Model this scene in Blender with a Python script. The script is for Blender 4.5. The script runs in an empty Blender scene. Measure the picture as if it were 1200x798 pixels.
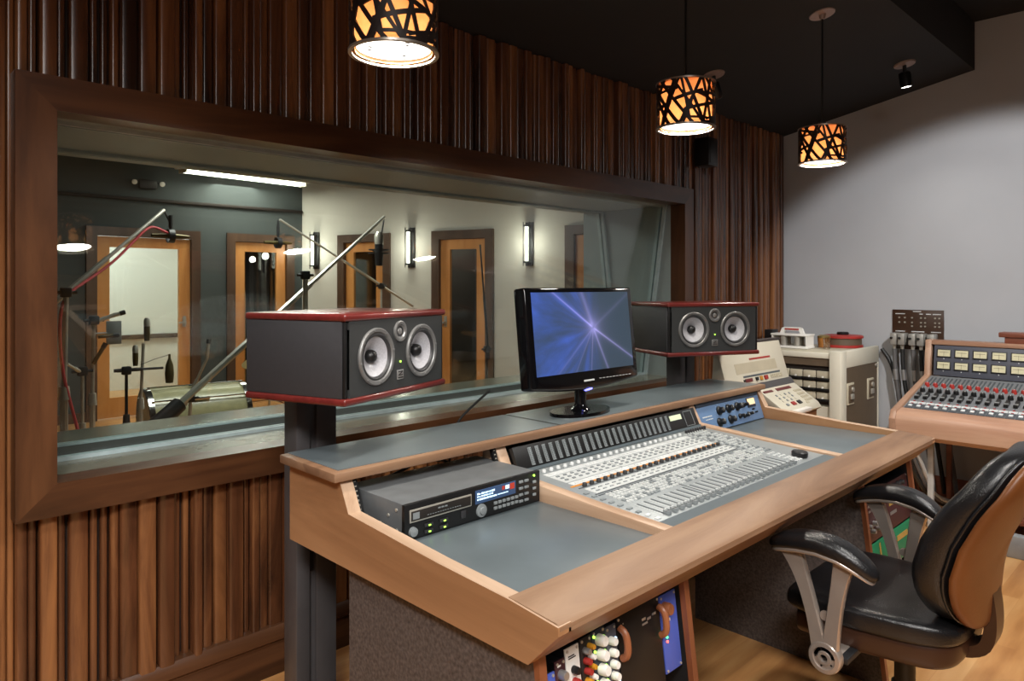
import bpy, bmesh, math, random
from mathutils import Vector, Matrix
PI = math.pi
SC = bpy.context.scene
COL = SC.collection

# ------------------------------------------------------------------ mesh kit
class MB:
    """collects shapes in one bmesh and links them as ONE mesh object"""
    def __init__(self, xf=None):
        self.bm = bmesh.new(); self.xf = xf
        self.tint = None; self.vals = {}
    def _fin(self, verts, faces, m):
        for f in faces: f.material_index = m
        if self.xf is not None:
            for v in verts: v.co = self.xf @ v.co
        return faces
    def mesh(self, co, fs, m=0):
        vs = [self.bm.verts.new(c) for c in co]
        out = []
        for f in fs:
            try: out.append(self.bm.faces.new([vs[i] for i in f]))
            except ValueError: pass
        self._fin(vs, out, m)
        return out
    def box(self, x0, x1, y0, y1, z0, z1, m=0, bev=0, seg=2, rot=None):
        if x0 > x1: x0, x1 = x1, x0
        if y0 > y1: y0, y1 = y1, y0
        if z0 > z1: z0, z1 = z1, z0
        co = [(x, y, z) for z in (z0, z1) for y in (y0, y1) for x in (x0, x1)]
        fs = [(0,2,3,1),(4,5,7,6),(0,1,5,4),(2,6,7,3),(0,4,6,2),(1,3,7,5)]
        if bev <= 0:
            if rot is not None: co = [rot @ Vector(c) for c in co]
            return self.mesh(co, fs, m)
        t = bmesh.new()
        vs = [t.verts.new(c) for c in co]
        for f in fs: t.faces.new([vs[i] for i in f])
        bmesh.ops.bevel(t, geom=list(t.edges), offset=min(bev, .49*min(x1-x0, y1-y0, z1-z0)), segments=seg, affect='EDGES', profile=.5)
        return self._take(t, m, rot)
    def _take(self, t, m, rot=None):
        t.verts.ensure_lookup_table(); t.verts.index_update()
        co = [(rot @ v.co) if rot is not None else v.co.copy() for v in t.verts]
        fs = [[v.index for v in f.verts] for f in t.faces]
        t.free()
        return self.mesh(co, fs, m)
    def cyl(self, p0, p1, r0, r1=None, seg=16, m=0, cap=True):
        if r1 is None: r1 = r0
        p0 = Vector(p0); p1 = Vector(p1); d = (p1-p0).normalized()
        a = d.orthogonal().normalized(); b = d.cross(a)
        co = []
        for p, r in ((p0, r0), (p1, r1)):
            for i in range(seg):
                t = 2*PI*i/seg; co.append(p + (a*math.cos(t) + b*math.sin(t))*r)
        fs = [(i, (i+1) % seg, seg+(i+1) % seg, seg+i) for i in range(seg)]
        if cap: fs += [tuple(range(seg-1, -1, -1)), tuple(range(seg, 2*seg))]
        return self.mesh(co, fs, m)
    def lathe(self, prof, o=(0,0,0), ax=(0,0,1), seg=24, m=0, caps=True):
        o = Vector(o); d = Vector(ax).normalized()
        a = d.orthogonal().normalized(); b = d.cross(a)
        co = []; n = len(prof)
        for r, h in prof:
            r = max(r, 1e-5)
            for i in range(seg):
                t = 2*PI*i/seg; co.append(o + d*h + (a*math.cos(t)+b*math.sin(t))*r)
        fs = []
        for k in range(n-1):
            for i in range(seg):
                j = (i+1) % seg
                fs.append((k*seg+i, k*seg+j, (k+1)*seg+j, (k+1)*seg+i))
        if caps and tuple(prof[0]) != tuple(prof[-1]):
            if prof[0][0] > 1.5e-4: fs.append(tuple(range(seg-1, -1, -1)))
            if prof[-1][0] > 1.5e-4: fs.append(tuple(range((n-1)*seg, n*seg)))
        return self.mesh(co, fs, m)
    def tube(self, pts, r, seg=8, m=0, smooth=0):
        P = [Vector(p) for p in pts]
        for _ in range(smooth):
            Q = [P[0]]
            for i in range(len(P)-1):
                Q += [P[i]*.75+P[i+1]*.25, P[i]*.25+P[i+1]*.75]
            Q.append(P[-1]); P = Q
        n = len(P); rr = r if isinstance(r, (list, tuple)) else [r]*n
        if len(rr) != n: rr = [rr[0]+(rr[-1]-rr[0])*i/(n-1) for i in range(n)]
        up = None; co = []
        for i in range(n):
            d = (P[min(i+1, n-1)]-P[max(i-1, 0)]).normalized()
            if up is None: up = d.orthogonal().normalized()
            up = (up - d*up.dot(d))
            up = up.normalized() if up.length > 1e-6 else d.orthogonal().normalized()
            b = d.cross(up)
            for k in range(seg):
                t = 2*PI*k/seg; co.append(P[i]+(up*math.cos(t)+b*math.sin(t))*rr[i])
        fs = []
        for i in range(n-1):
            for k in range(seg):
                j = (k+1) % seg
                fs.append((i*seg+k, i*seg+j, (i+1)*seg+j, (i+1)*seg+k))
        fs += [tuple(range(seg-1, -1, -1)), tuple(range((n-1)*seg, n*seg))]
        return self.mesh(co, fs, m)
    def prism(self, poly, axis, a, b, m=0, bev=0, seg=2):
        """poly: 2D outline; axis 'x': (y,z), 'y': (x,z), 'z': (x,y)"""
        def pt(u, v, w):
            return {'x': (w, u, v), 'y': (u, w, v), 'z': (u, v, w)}[axis]
        n = len(poly)
        t = bmesh.new()
        A = [t.verts.new(pt(u, v, a)) for u, v in poly]; B = [t.verts.new(pt(u, v, b)) for u, v in poly]
        t.faces.new(A); t.faces.new(B[::-1])
        for i in range(n): t.faces.new([A[i], B[i], B[(i+1) % n], A[(i+1) % n]])
        bmesh.ops.recalc_face_normals(t, faces=list(t.faces))
        if bev > 0:
            bmesh.ops.bevel(t, geom=list(t.edges), offset=bev, segments=seg, affect='EDGES', profile=.5)
        return self._take(t, m)
    def grid(self, fn, nu, nv, m=0, closed_u=False):
        co = [fn(i/(nu if closed_u else nu-1), j/(nv-1)) for j in range(nv) for i in range(nu)]
        fs = []
        for j in range(nv-1):
            for i in range(nu if closed_u else nu-1):
                i2 = (i+1) % nu
                fs.append((j*nu+i, j*nu+i2, (j+1)*nu+i2, (j+1)*nu+i))
        return self.mesh(co, fs, m)
    def build(self, name, mats, parent=None, world=True, ang=35, tints=None):
        me = bpy.data.meshes.new(name)
        bmesh.ops.recalc_face_normals(self.bm, faces=list(self.bm.faces))
        if parent is not None and world:
            off = Vector(parent.location)
            p = parent.parent
            while p is not None: off += Vector(p.location); p = p.parent
            for v in self.bm.verts: v.co -= off
        self.bm.to_mesh(me); self.bm.free()
        if not isinstance(mats, (list, tuple)): mats = [mats]
        for mt in mats: me.materials.append(mt)
        me.polygons.foreach_set('use_smooth', [True]*len(me.polygons))
        me.set_sharp_from_angle(angle=math.radians(ang))
        o = bpy.data.objects.new(name, me); COL.objects.link(o)
        if parent is not None: o.parent = parent
        return o

def tag(o, label=None, cat=None, group=None, kind=None):
    if label: o['label'] = label
    if cat: o['category'] = cat
    if group: o['group'] = group
    if kind: o['kind'] = kind
    return o
def thing(name, label, cat, loc=(0,0,0), rz=0, group=None):
    o = bpy.data.objects.new(name, None); COL.objects.link(o)
    o.location = loc; o.rotation_euler = (0, 0, rz); o.empty_display_size = .05
    return tag(o, label, cat, group)
def struct(o): o['kind'] = 'structure'; return o
def copy_part(o, parent, loc=None):
    c = o.copy(); COL.objects.link(c); c.parent = parent
    if loc is not None: c.location = loc
    return c
def copy_thing(o, loc, label, rz=None):
    r = o.copy(); COL.objects.link(r); r.location = loc; r['label'] = label
    if rz is not None: r.rotation_euler = (0, 0, rz)
    for ch in list(o.children):
        c = ch.copy(); COL.objects.link(c); c.parent = r
        for g in list(ch.children):
            d = g.copy(); COL.objects.link(d); d.parent = c
    return r

# ------------------------------------------------------------------ materials
def srgb(r, g, b):
    f = lambda c: (c/255/12.92) if c/255 <= .04045 else ((c/255+.055)/1.055)**2.4
    return (f(r), f(g), f(b), 1)
def base(name):
    m = bpy.data.materials.new(name); m.use_nodes = True
    nt = m.node_tree; b = nt.nodes['Principled BSDF']
    return m, nt, b
def N(nt, t, **kw):
    n = nt.nodes.new(t)
    for k, v in kw.items(): setattr(n, k, v)
    return n
def ramp(nt, fac, stops):
    r = N(nt, 'ShaderNodeValToRGB'); e = r.color_ramp.elements
    while len(e) < len(stops): e.new(.5)
    for i, (p, c) in enumerate(stops): e[i].position = p; e[i].color = c
    nt.links.new(fac, r.inputs[0]); return r.outputs[0]
def mat(name, col, rough=.5, metal=0, var=.12, scale=18, bump=0, spec=.5, coat=0, stretch=None, bscale=None):
    m, nt, b = base(name)
    tc = N(nt, 'ShaderNodeTexCoord'); mp = N(nt, 'ShaderNodeMapping')
    nt.links.new(tc.outputs['Object'], mp.inputs[0])
    if stretch: mp.inputs['Scale'].default_value = stretch
    nz = N(nt, 'ShaderNodeTexNoise'); nz.inputs['Scale'].default_value = scale; nz.inputs['Detail'].default_value = 4
    nt.links.new(mp.outputs[0], nz.inputs['Vector'])
    lo = tuple(c*(1-var) for c in col[:3])+(1,); hi = tuple(min(1, c*(1+var)) for c in col[:3])+(1,)
    nt.links.new(ramp(nt, nz.outputs[0], [(.3, lo), (.7, hi)]), b.inputs['Base Color'])
    b.inputs['Roughness'].default_value = rough; b.inputs['Metallic'].default_value = metal
    b.inputs['Specular IOR Level'].default_value = spec
    if coat: b.inputs['Coat Weight'].default_value = coat; b.inputs['Coat Roughness'].default_value = .08
    if bump:
        n2 = N(nt, 'ShaderNodeTexNoise'); n2.inputs['Scale'].default_value = bscale or scale*8
        nt.links.new(mp.outputs[0], n2.inputs['Vector'])
        bp = N(nt, 'ShaderNodeBump'); bp.inputs['Strength'].default_value = bump; bp.inputs['Distance'].default_value = .004
        nt.links.new(n2.outputs[0], bp.inputs['Height']); nt.links.new(bp.outputs[0], b.inputs['Normal'])
    return m
def wood(name, dark, mid, light, axis='x', scale=6, rough=.35, tint=False, spec=.5, long=.12, bump=.06):
    m, nt, b = base(name)
    tc = N(nt, 'ShaderNodeTexCoord'); mp = N(nt, 'ShaderNodeMapping')
    nt.links.new(tc.outputs['Object'], mp.inputs[0])
    s = [1, 1, 1]; s['xyz'.index(axis)] = long; mp.inputs['Scale'].default_value = s
    nz = N(nt, 'ShaderNodeTexNoise'); nz.inputs['Scale'].default_value = scale
    nz.inputs['Detail'].default_value = 8; nz.inputs['Roughness'].default_value = .62; nz.inputs['Distortion'].default_value = .9
    nt.links.new(mp.outputs[0], nz.inputs['Vector'])
    fac = nz.outputs[0]
    if tint:
        at = N(nt, 'ShaderNodeAttribute'); at.attribute_name = 'tint'
        ad = N(nt, 'ShaderNodeMath', operation='ADD'); nt.links.new(fac, ad.inputs[0]); nt.links.new(at.outputs['Fac'], ad.inputs[1])
        fac = ad.outputs[0]
    nt.links.new(ramp(nt, fac, [(.25, dark), (.5, mid), (.78, light)]), b.inputs['Base Color'])
    b.inputs['Roughness'].default_value = rough; b.inputs['Specular IOR Level'].default_value = spec
    n2 = N(nt, 'ShaderNodeTexNoise'); n2.inputs['Scale'].default_value = scale*9; n2.inputs['Detail'].default_value = 5
    nt.links.new(mp.outputs[0], n2.inputs['Vector'])
    bp = N(nt, 'ShaderNodeBump'); bp.inputs['Strength'].default_value = bump; bp.inputs['Distance'].default_value = .003
    nt.links.new(n2.outputs[0], bp.inputs['Height']); nt.links.new(bp.outputs[0], b.inputs['Normal'])
    return m
def emit(name, col, s, rough=.4):
    m, nt, b = base(name)
    tc = N(nt, 'ShaderNodeTexCoord'); nz = N(nt, 'ShaderNodeTexNoise'); nz.inputs['Scale'].default_value = 9
    nt.links.new(tc.outputs['Object'], nz.inputs['Vector'])
    lo = tuple(c*.95 for c in col[:3])+(1,)
    o = ramp(nt, nz.outputs[0], [(.3, lo), (.7, col)])
    nt.links.new(o, b.inputs['Emission Color']); nt.links.new(o, b.inputs['Base Color'])
    b.inputs['Emission Strength'].default_value = s; b.inputs['Roughness'].default_value = rough
    return m
def glass_mat(name, tintc=(1,1,1,1), r0=.04, grow=.85):
    m = bpy.data.materials.new(name); m.use_nodes = True; nt = m.node_tree; nt.nodes.clear()
    out = N(nt, 'ShaderNodeOutputMaterial'); mx = N(nt, 'ShaderNodeMixShader')
    tr = N(nt, 'ShaderNodeBsdfTransparent'); gl = N(nt, 'ShaderNodeBsdfGlossy'); gl.inputs['Roughness'].default_value = 0.0
    tr.inputs[0].default_value = tintc
    lw = N(nt, 'ShaderNodeLayerWeight'); lw.inputs[0].default_value = .5
    p = N(nt, 'ShaderNodeMath', operation='POWER'); p.inputs[1].default_value = 5
    nt.links.new(lw.outputs['Facing'], p.inputs[0])
    k = N(nt, 'ShaderNodeMath', operation='MULTIPLY_ADD'); k.inputs[1].default_value = grow; k.inputs[2].default_value = r0
    nt.links.new(p.outputs[0], k.inputs[0]); nt.links.new(k.outputs[0], mx.inputs[0])
    nt.links.new(tr.outputs[0], mx.inputs[1]); nt.links.new(gl.outputs[0], mx.inputs[2])
    nt.links.new(mx.outputs[0], out.inputs[0])
    return m

M = {}
M['slat'] = wood('walnut_slats', srgb(46,27,18), srgb(98,60,37), srgb(154,103,62), 'z', 9, .24, tint=True, spec=.8, long=.1)
M['frame_x'] = wood('walnut_frame_long', srgb(42,25,16), srgb(72,44,27), srgb(104,67,41), 'x', 7, .3)
M['frame_z'] = wood('walnut_frame_upright', srgb(48,29,19), srgb(80,50,31), srgb(110,72,45), 'z', 7, .3)
M['walldark'] = mat('dark_wall_backing', srgb(28,18,14), .8)
M['ceil'] = mat('charcoal_ceiling_paint', srgb(29,28,29), .85, var=.08, scale=3)
M['wall'] = mat('pale_grey_wall_cloth', srgb(180,182,186), .9, var=.03, scale=2.5, bump=.05, bscale=300)
M['wallback'] = mat('taupe_wall_paint', srgb(120,104,92), .85, var=.05, scale=2)
M['revealpaint'] = mat('dark_grey_reveal_paint', srgb(142,153,154), .45, var=.05, scale=6)
M['sillpaint'] = mat('grey_sill_paint', srgb(112,112,100), .2, var=.08, scale=7)
M['felt'] = mat('black_felt', srgb(26,29,30), .9)
M['sealstrip'] = mat('pale_glazing_strip', srgb(158,174,178), .4, metal=0)
M['glass'] = glass_mat('studio_window_glass', (.95,.98,.97,1), .045)
M['doorglass'] = glass_mat('door_glass', (.93,.96,.95,1), .07)
M['desk_x'] = wood('walnut_desk_long', srgb(88,62,45), srgb(130,98,74), srgb(162,130,102), 'x', 8, .46)
M['desk_y'] = wood('oak_desk_side', srgb(136,96,64), srgb(172,128,90), srgb(194,152,112), 'y', 5, .42)
M['desk_edge'] = wood('pale_maple_edge', srgb(160,128,102), srgb(190,160,134), srgb(206,178,154), 'y', 8, .4)
M['desk_red'] = wood('red_brown_edge', srgb(104,58,36), srgb(140,84,54), srgb(164,104,70), 'z', 7, .4)
M['slate'] = mat('slate_grey_laminate', srgb(94,103,107), .33, var=.15, scale=5)
M['speck'] = mat('speckled_dark_panel', srgb(88,80,77), .6, var=.45, scale=120)
M['blackm'] = mat('black_painted_metal', srgb(30,30,32), .45, var=.1)
M['black'] = mat('black_plastic', srgb(20,20,21), .4, var=.1)
M['gloss'] = mat('gloss_black_plastic', srgb(12,12,14), .08, var=.1)
M['postgrey'] = mat('charcoal_stand_metal', srgb(84,82,84), .42, metal=.2, var=.06)
M['spkside'] = mat('black_speaker_side', srgb(52,52,55), .55, var=.06, scale=60)
M['baffle'] = mat('charcoal_baffle', srgb(46,48,49), .6, var=.06)
M['red'] = mat('red_lacquer_veneer', srgb(100,35,32), .28, var=.2, scale=9, coat=.4, stretch=(1,6,6))
M['silver'] = mat('brushed_silver', srgb(190,190,190), .35, metal=.8, var=.06)
M['cone'] = mat('grey_woven_cone', srgb(178,178,184), .4, metal=0, var=.14, scale=220)
M['rubber'] = mat('dark_rubber_surround', srgb(48,48,50), .45)
M['ring'] = mat('grey_driver_ring', srgb(128,128,128), .4, metal=.5, var=.06)
M['chrome'] = mat('polished_chrome', srgb(205,205,205), .14, metal=1, var=.04)
M['steel'] = mat('dull_stand_steel', srgb(190,186,176), .28, metal=.5, var=.08)
M['alu'] = mat('satin_aluminium', srgb(190,178,168), .28, metal=.6, var=.05)
M['leather'] = mat('black_leather', srgb(24,24,26), .3, var=.15, scale=30, bump=.25, bscale=260, spec=.6)
M['seatshell'] = mat('leather_dark_floor_reflection', srgb(62,38,26), .35, var=.1, scale=6)  # brown of the floor's reflection painted into the dark underside
M['reflectshell'] = mat('leather_back_floor_reflection', srgb(118,70,34), .38, var=.08, scale=6, bump=.1, bscale=200)  # warm floor reflection put into the colour of the black back
M['cream'] = mat('cream_enamel', srgb(208,203,186), .38, var=.03, scale=4)
M['creamdk'] = mat('putty_enamel', srgb(190,182,160), .42, var=.05)
M['white'] = mat('white_plastic', srgb(232,230,224), .4, var=.03)
M['olive'] = mat('brown_grey_panel', srgb(96,82,66), .5, var=.06)
M['brownbox'] = mat('brown_laminate', srgb(132,90,54), .5, var=.1)
M['rackgap'] = mat('dark_card_gap', srgb(34,28,24), .6)
M['redprint'] = mat('red_print', srgb(160,46,40), .45)
M['darkred'] = mat('dark_red_window', srgb(104,34,30), .3)
M['amber'] = mat('amber_plastic', srgb(200,140,40), .35)
M['clear'] = glass_mat('clear_plastic', (.86,.86,.84,1), .12)
M['amberglass'] = mat('amber_jar', srgb(178,116,56), .25)
M['consolegrey'] = mat('console_surface_grey', srgb(146,152,154), .42, metal=.2, var=.05, scale=12)
M['consolelight'] = mat('console_light_strip', srgb(206,209,208), .4, metal=.15, var=.04)
M['consoledark'] = mat('console_dark_strip', srgb(84,94,99), .45, var=.05)
M['stripgrey'] = mat('console_strip_grey', srgb(112,114,116), .45, var=.05)
M['stripdark'] = mat('console_charcoal_strip', srgb(72,76,80), .5, var=.05)
M['slot'] = mat('fader_slot_dark', srgb(70,76,80), .5)
M['btnwhite'] = mat('pale_button', srgb(206,209,209), .45)
M['btngrey'] = mat('mid_grey_button', srgb(132,138,140), .45)
M['orange'] = mat('orange_strip', srgb(214,140,50), .45)
M['blue'] = mat('blue_panel_paint', srgb(96,124,160), .42, var=.05)
M['bluedeep'] = mat('royal_blue_panel', srgb(72,92,180), .42, var=.05)
M['navy'] = mat('navy_rack_strip', srgb(38,48,62), .45)
M['meterface'] = mat('ivory_meter_face', srgb(204,198,164), .4, var=.05, scale=40)
M['metergrey'] = mat('blue_grey_meter_panel', srgb(78,80,90), .45, var=.05)
M['palewood_y'] = wood('pale_oak_rail', srgb(118,78,58), srgb(164,124,100), srgb(192,156,130), 'y', 7, .38)
M['palewood_x'] = wood('pale_oak_cheek', srgb(138,100,78), srgb(172,136,112), srgb(194,162,136), 'x', 6, .38)
M['maroon'] = mat('maroon_rack_panel', srgb(66,36,40), .45, var=.1)
M['green'] = mat('green_rack_panel', srgb(30,124,84), .45, var=.08)
M['gold'] = mat('gold_panel', srgb(196,160,84), .4, metal=.3)
M['brownpanel'] = mat('dark_brown_patch_panel', srgb(62,40,26), .4, var=.12)
M['conn'] = mat('grey_connector_shell', srgb(168,166,160), .4, metal=.4)
M['cablegrey'] = mat('grey_cable_jacket', srgb(92,90,90), .5)
M['cableblack'] = mat('black_cable_jacket', srgb(24,24,24), .5)
M['cablered'] = mat('red_cable_jacket', srgb(190,50,60), .5)
M['greypaint'] = mat('grey_painted_foot', srgb(146,150,154), .5)
M['legwhite'] = mat('pale_grey_leg', srgb(190,190,186), .5)
M['mic'] = mat('bronze_microphone', srgb(86,76,44), .4, metal=.5)
M['tealwall'] = mat('slate_teal_wall_paint', srgb(64,71,72), .8, var=.05, scale=2)
M['livewall'] = mat('off_white_wall_paint', srgb(204,200,192), .85, var=.02, scale=2)
M['boothwall'] = mat('white_booth_paint', srgb(226,224,216), .85, var=.02, scale=2)
M['liveceil'] = mat('blue_grey_ceiling_paint', srgb(74,84,88), .7, var=.05, scale=2)
M['orangewood'] = wood('honey_door_wood', srgb(176,108,52), srgb(206,140,76), srgb(220,160,96), 'z', 6, .4)
M['casing'] = wood('brown_door_casing', srgb(58,40,30), srgb(80,58,44), srgb(98,74,58), 'z', 6, .4)
M['drumwrap'] = mat('olive_pearl_drum_wrap', srgb(150,146,110), .3, var=.15, scale=24, coat=.3)
M['cymbal'] = mat('brass_cymbal', srgb(196,170,110), .3, metal=.9)
M['drumred'] = mat('red_drum_wrap', srgb(140,40,34), .3)
M['drumskin'] = mat('white_drum_skin', srgb(226,222,210), .6)
M['rustwood'] = wood('reddish_wood_lid', srgb(90,48,34), srgb(126,72,54), srgb(150,92,70), 'y', 7, .4)
M['lattice'] = mat('dark_bronze_lattice', srgb(40,30,28), .5, metal=.2)
M['rim'] = mat('pale_metal_rim', srgb(170,160,150), .35, metal=.7)
M['canopy'] = mat('taupe_canopy_metal', srgb(150,132,126), .45, metal=.2)
M['diff'] = emit('lit_lamp_diffuser', (1,.95,.84,1), 5.0)
M['lens'] = emit('lit_spot_lens', (1,.97,.9,1), 9.0)
M['tubeglow'] = emit('lit_sconce_tube', (1,.95,.82,1), 3.0)
M['fluor'] = emit('lit_fluorescent_tube', (1,.95,.80,1), 7.0)
M['ledgreen'] = emit('lit_green_led', (.45,1,.1,1), 2.0)
M['ledgreen2'] = emit('lit_emerald_led', (.1,1,.35,1), 2.5)
M['ledred'] = emit('lit_red_led', (1,.15,.12,1), 2.0)
M['ledblue'] = emit('lit_blue_led', (.22,.22,1,1), 3.0)
M['lcdtext'] = emit('lit_display_characters', (.55,.78,1,1), 1.3)
M['lcdback'] = emit('lit_display_background', (.03,.06,.13,1), .5)
M['lcdgreen'] = emit('lit_olive_display', (.55,.62,.42,1), .45)
M['redglow'] = emit('lit_red_window', (.5,.05,.03,1), .14)
M['vu'] = emit('lit_meter_dial', (1,.72,.4,1), .5)

# amber shade liner: translucent cloth lit by the bulb inside
def liner_mat():
    m = bpy.data.materials.new('amber_shade_liner'); m.use_nodes = True; nt = m.node_tree; nt.nodes.clear()
    out = N(nt, 'ShaderNodeOutputMaterial'); mx = N(nt, 'ShaderNodeMixShader'); mx.inputs[0].default_value = .7
    df = N(nt, 'ShaderNodeBsdfDiffuse'); tl = N(nt, 'ShaderNodeBsdfTranslucent')
    tc = N(nt, 'ShaderNodeTexCoord'); nz = N(nt, 'ShaderNodeTexNoise'); nz.inputs['Scale'].default_value = 30
    nt.links.new(tc.outputs['Object'], nz.inputs['Vector'])
    c = ramp(nt, nz.outputs[0], [(.3, srgb(234,188,142)), (.7, srgb(242,204,164))])
    nt.links.new(c, df.inputs[0]); nt.links.new(c, tl.inputs[0])
    nt.links.new(df.outputs[0], mx.inputs[1]); nt.links.new(tl.outputs[0], mx.inputs[2]); nt.links.new(mx.outputs[0], out.inputs[0])
    return m
M['liner'] = liner_mat()

def floor_mat():
    m, nt, b = base('oak_plank_floor')
    tc = N(nt, 'ShaderNodeTexCoord')
    br = N(nt, 'ShaderNodeTexBrick'); br.inputs['Scale'].default_value = 1
    br.inputs['Brick Width'].default_value = 1.1; br.inputs['Row Height'].default_value = .085; br.inputs['Mortar Size'].default_value = .0012
    br.inputs['Color1'].default_value = (0,0,0,1); br.inputs['Color2'].default_value = (1,1,1,1); br.inputs['Mortar'].default_value = (.2,.2,.2,1)
    nt.links.new(tc.outputs['Object'], br.inputs['Vector'])
    mp = N(nt, 'ShaderNodeMapping'); mp.inputs['Scale'].default_value = (.15,1,1)
    nt.links.new(tc.outputs['Object'], mp.inputs[0])
    nz = N(nt, 'ShaderNodeTexNoise'); nz.inputs['Scale'].default_value = 14; nz.inputs['Detail'].default_value = 7
    nt.links.new(mp.outputs[0], nz.inputs['Vector'])
    k = N(nt, 'ShaderNodeMath', operation='MULTIPLY'); k.inputs[1].default_value = .28
    nt.links.new(br.outputs[0], k.inputs[0])
    s = N(nt, 'ShaderNodeMath', operation='ADD'); nt.links.new(k.outputs[0], s.inputs[0]); nt.links.new(nz.outputs[0], s.inputs[1])
    nt.links.new(ramp(nt, s.outputs[0], [(.3, srgb(158,104,58)), (.6, srgb(194,140,86)), (.95, srgb(218,172,116))]), b.inputs['Base Color'])
    b.inputs['Roughness'].default_value = .3
    return m
M['floor'] = floor_mat()

# screen picture: blue light streaks
def screen_mat():
    m, nt, b = base('screen_picture_of_blue_light_rays')
    L = nt.links.new
    tc = N(nt, 'ShaderNodeTexCoord'); sp = N(nt, 'ShaderNodeSeparateXYZ'); L(tc.outputs['Object'], sp.inputs[0])
    def mth(op, a, c=None, d=None):
        n = N(nt, 'ShaderNodeMath', operation=op)
        for i, v in enumerate((a, c, d)):
            if v is None: continue
            if isinstance(v, (int, float)): n.inputs[i].default_value = v
            else: L(v, n.inputs[i])
        return n.outputs[0]
    X, Zc = sp.outputs[0], sp.outputs[2]
    CX, CZ = .045, .012
    dx = mth('SUBTRACT', X, CX); dz = mth('SUBTRACT', Zc, CZ)
    rad = mth('SQRT', mth('ADD', mth('MULTIPLY', dx, dx), mth('MULTIPLY', dz, dz)))
    ang = mth('ARCTAN2', dz, dx)
    cv = N(nt, 'ShaderNodeCombineXYZ'); L(ang, cv.inputs[0]); L(mth('MULTIPLY', rad, 1.2), cv.inputs[1])
    nz = N(nt, 'ShaderNodeTexNoise'); nz.inputs['Scale'].default_value = 3.2; nz.inputs['Detail'].default_value = 5
    L(cv.outputs[0], nz.inputs['Vector'])
    left = mth('MINIMUM', 1, mth('MAXIMUM', 0, mth('MULTIPLY_ADD', dx, -5, .25)))
    st = mth('MULTIPLY', mth('POWER', nz.outputs[0], 3.0), 4.2)
    def line(a, w, gain):   # a ray leaving the centre at angle a
        ca, sa = math.cos(a), math.sin(a)
        d = mth('ABSOLUTE', mth('SUBTRACT', mth('MULTIPLY', dx, sa), mth('MULTIPLY', dz, ca)))
        along = mth('ADD', mth('MULTIPLY', dx, ca), mth('MULTIPLY', dz, sa))
        on = mth('MINIMUM', 1, mth('MAXIMUM', 0, mth('MULTIPLY', along, 60)))
        fall = mth('DIVIDE', 1, mth('MULTIPLY_ADD', rad, 5, 1))
        return mth('MULTIPLY', mth('MULTIPLY', mth('DIVIDE', w*w, mth('MULTIPLY_ADD', d, d, w*w)), on), mth('MULTIPLY', fall, gain))
    rays = None
    for a, w, g in ((-.50, .0030, .75), (2.58, .003, .75), (-1.75, .002, .30), (-1.15, .004, .45), (-2.5, .003, .2), (1.95, .010, .35), (-2.2, .002, .2), (.5, .006, .12)):
        v = line(a, w, g); rays = v if rays is None else mth('ADD', rays, v)
    glow = mth('DIVIDE', .0006, mth('MULTIPLY_ADD', rad, rad, .0006))
    def comb(r, g, bl):
        c = N(nt, 'ShaderNodeCombineColor')
        for i, v in enumerate((r, g, bl)):
            if isinstance(v, (int, float)): c.inputs[i].default_value = v
            else: L(v, c.inputs[i])
        return c.outputs[0]
    sl = mth('MULTIPLY', st, left)
    tot = mth('ADD', rays, mth('MULTIPLY', glow, .45))
    r = mth('ADD', mth('MULTIPLY', tot, .42), mth('MULTIPLY_ADD', sl, .015, .036))
    g = mth('ADD', mth('MULTIPLY', tot, .36), mth('MULTIPLY_ADD', sl, .05, .062))
    bl = mth('ADD', mth('MULTIPLY', tot, .85), mth('MULTIPLY_ADD', sl, .36, .088))
    c = comb(r, g, bl)
    L(c, b.inputs['Emission Color']); b.inputs['Emission Strength'].default_value = 1.0
    b.inputs['Base Color'].default_value = (.01,.01,.012,1); b.inputs['Roughness'].default_value = .25
    return m
M['screen'] = screen_mat()

rnd = random.Random(7)

# ------------------------------------------------------------------ the setting: control room
XL, XR, YB, YW = -1.7, 5.378, -2.7, 2.487         # room extents; window wall at y = YW
OX0, OX1, OZ0, OZ1 = .507, 3.869, .826, 1.910     # window opening
WT = 3.19                                          # far face of the window wall
def ceil_z(y): return 2.555 + (YW-y)*.19
SOF = 1.19
b = MB(); b.box(XL-.2, XR+.2, YB-.2, 10.6, -.1, 0)
struct(b.build('floor', M['floor']))
b = MB()
b.prism([(YW+.05, ceil_z(YW+.05)), (SOF, ceil_z(SOF)), (SOF, 3.112), (YB-.1, 3.112), (YB-.1, 3.3), (YW+.05, 3.3)], 'x', XL-.1, XR+.1)
struct(b.build('ceiling', M['ceil'], ang=20))
b = MB(); b.box(XR, XR+.1, YB-.1, YW+.05, 0, 3.3)
struct(b.build('wall_right', M['wall']))
b = MB(); b.box(XL-.1, XL, YB-.1, YW+.05, 0, 3.3)
struct(b.build('wall_left', M['wallback']))
b = MB(); b.box(XL-.1, XR+.1, YB-.1, YB, 0, 3.3)
struct(b.build('wall_back', M['wallback']))
b = MB(); b.box(XR-.016, XR, YB, YW-.05, 0, .13, bev=.006)
struct(b.build('baseboard_right', M['rustwood']))

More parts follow.
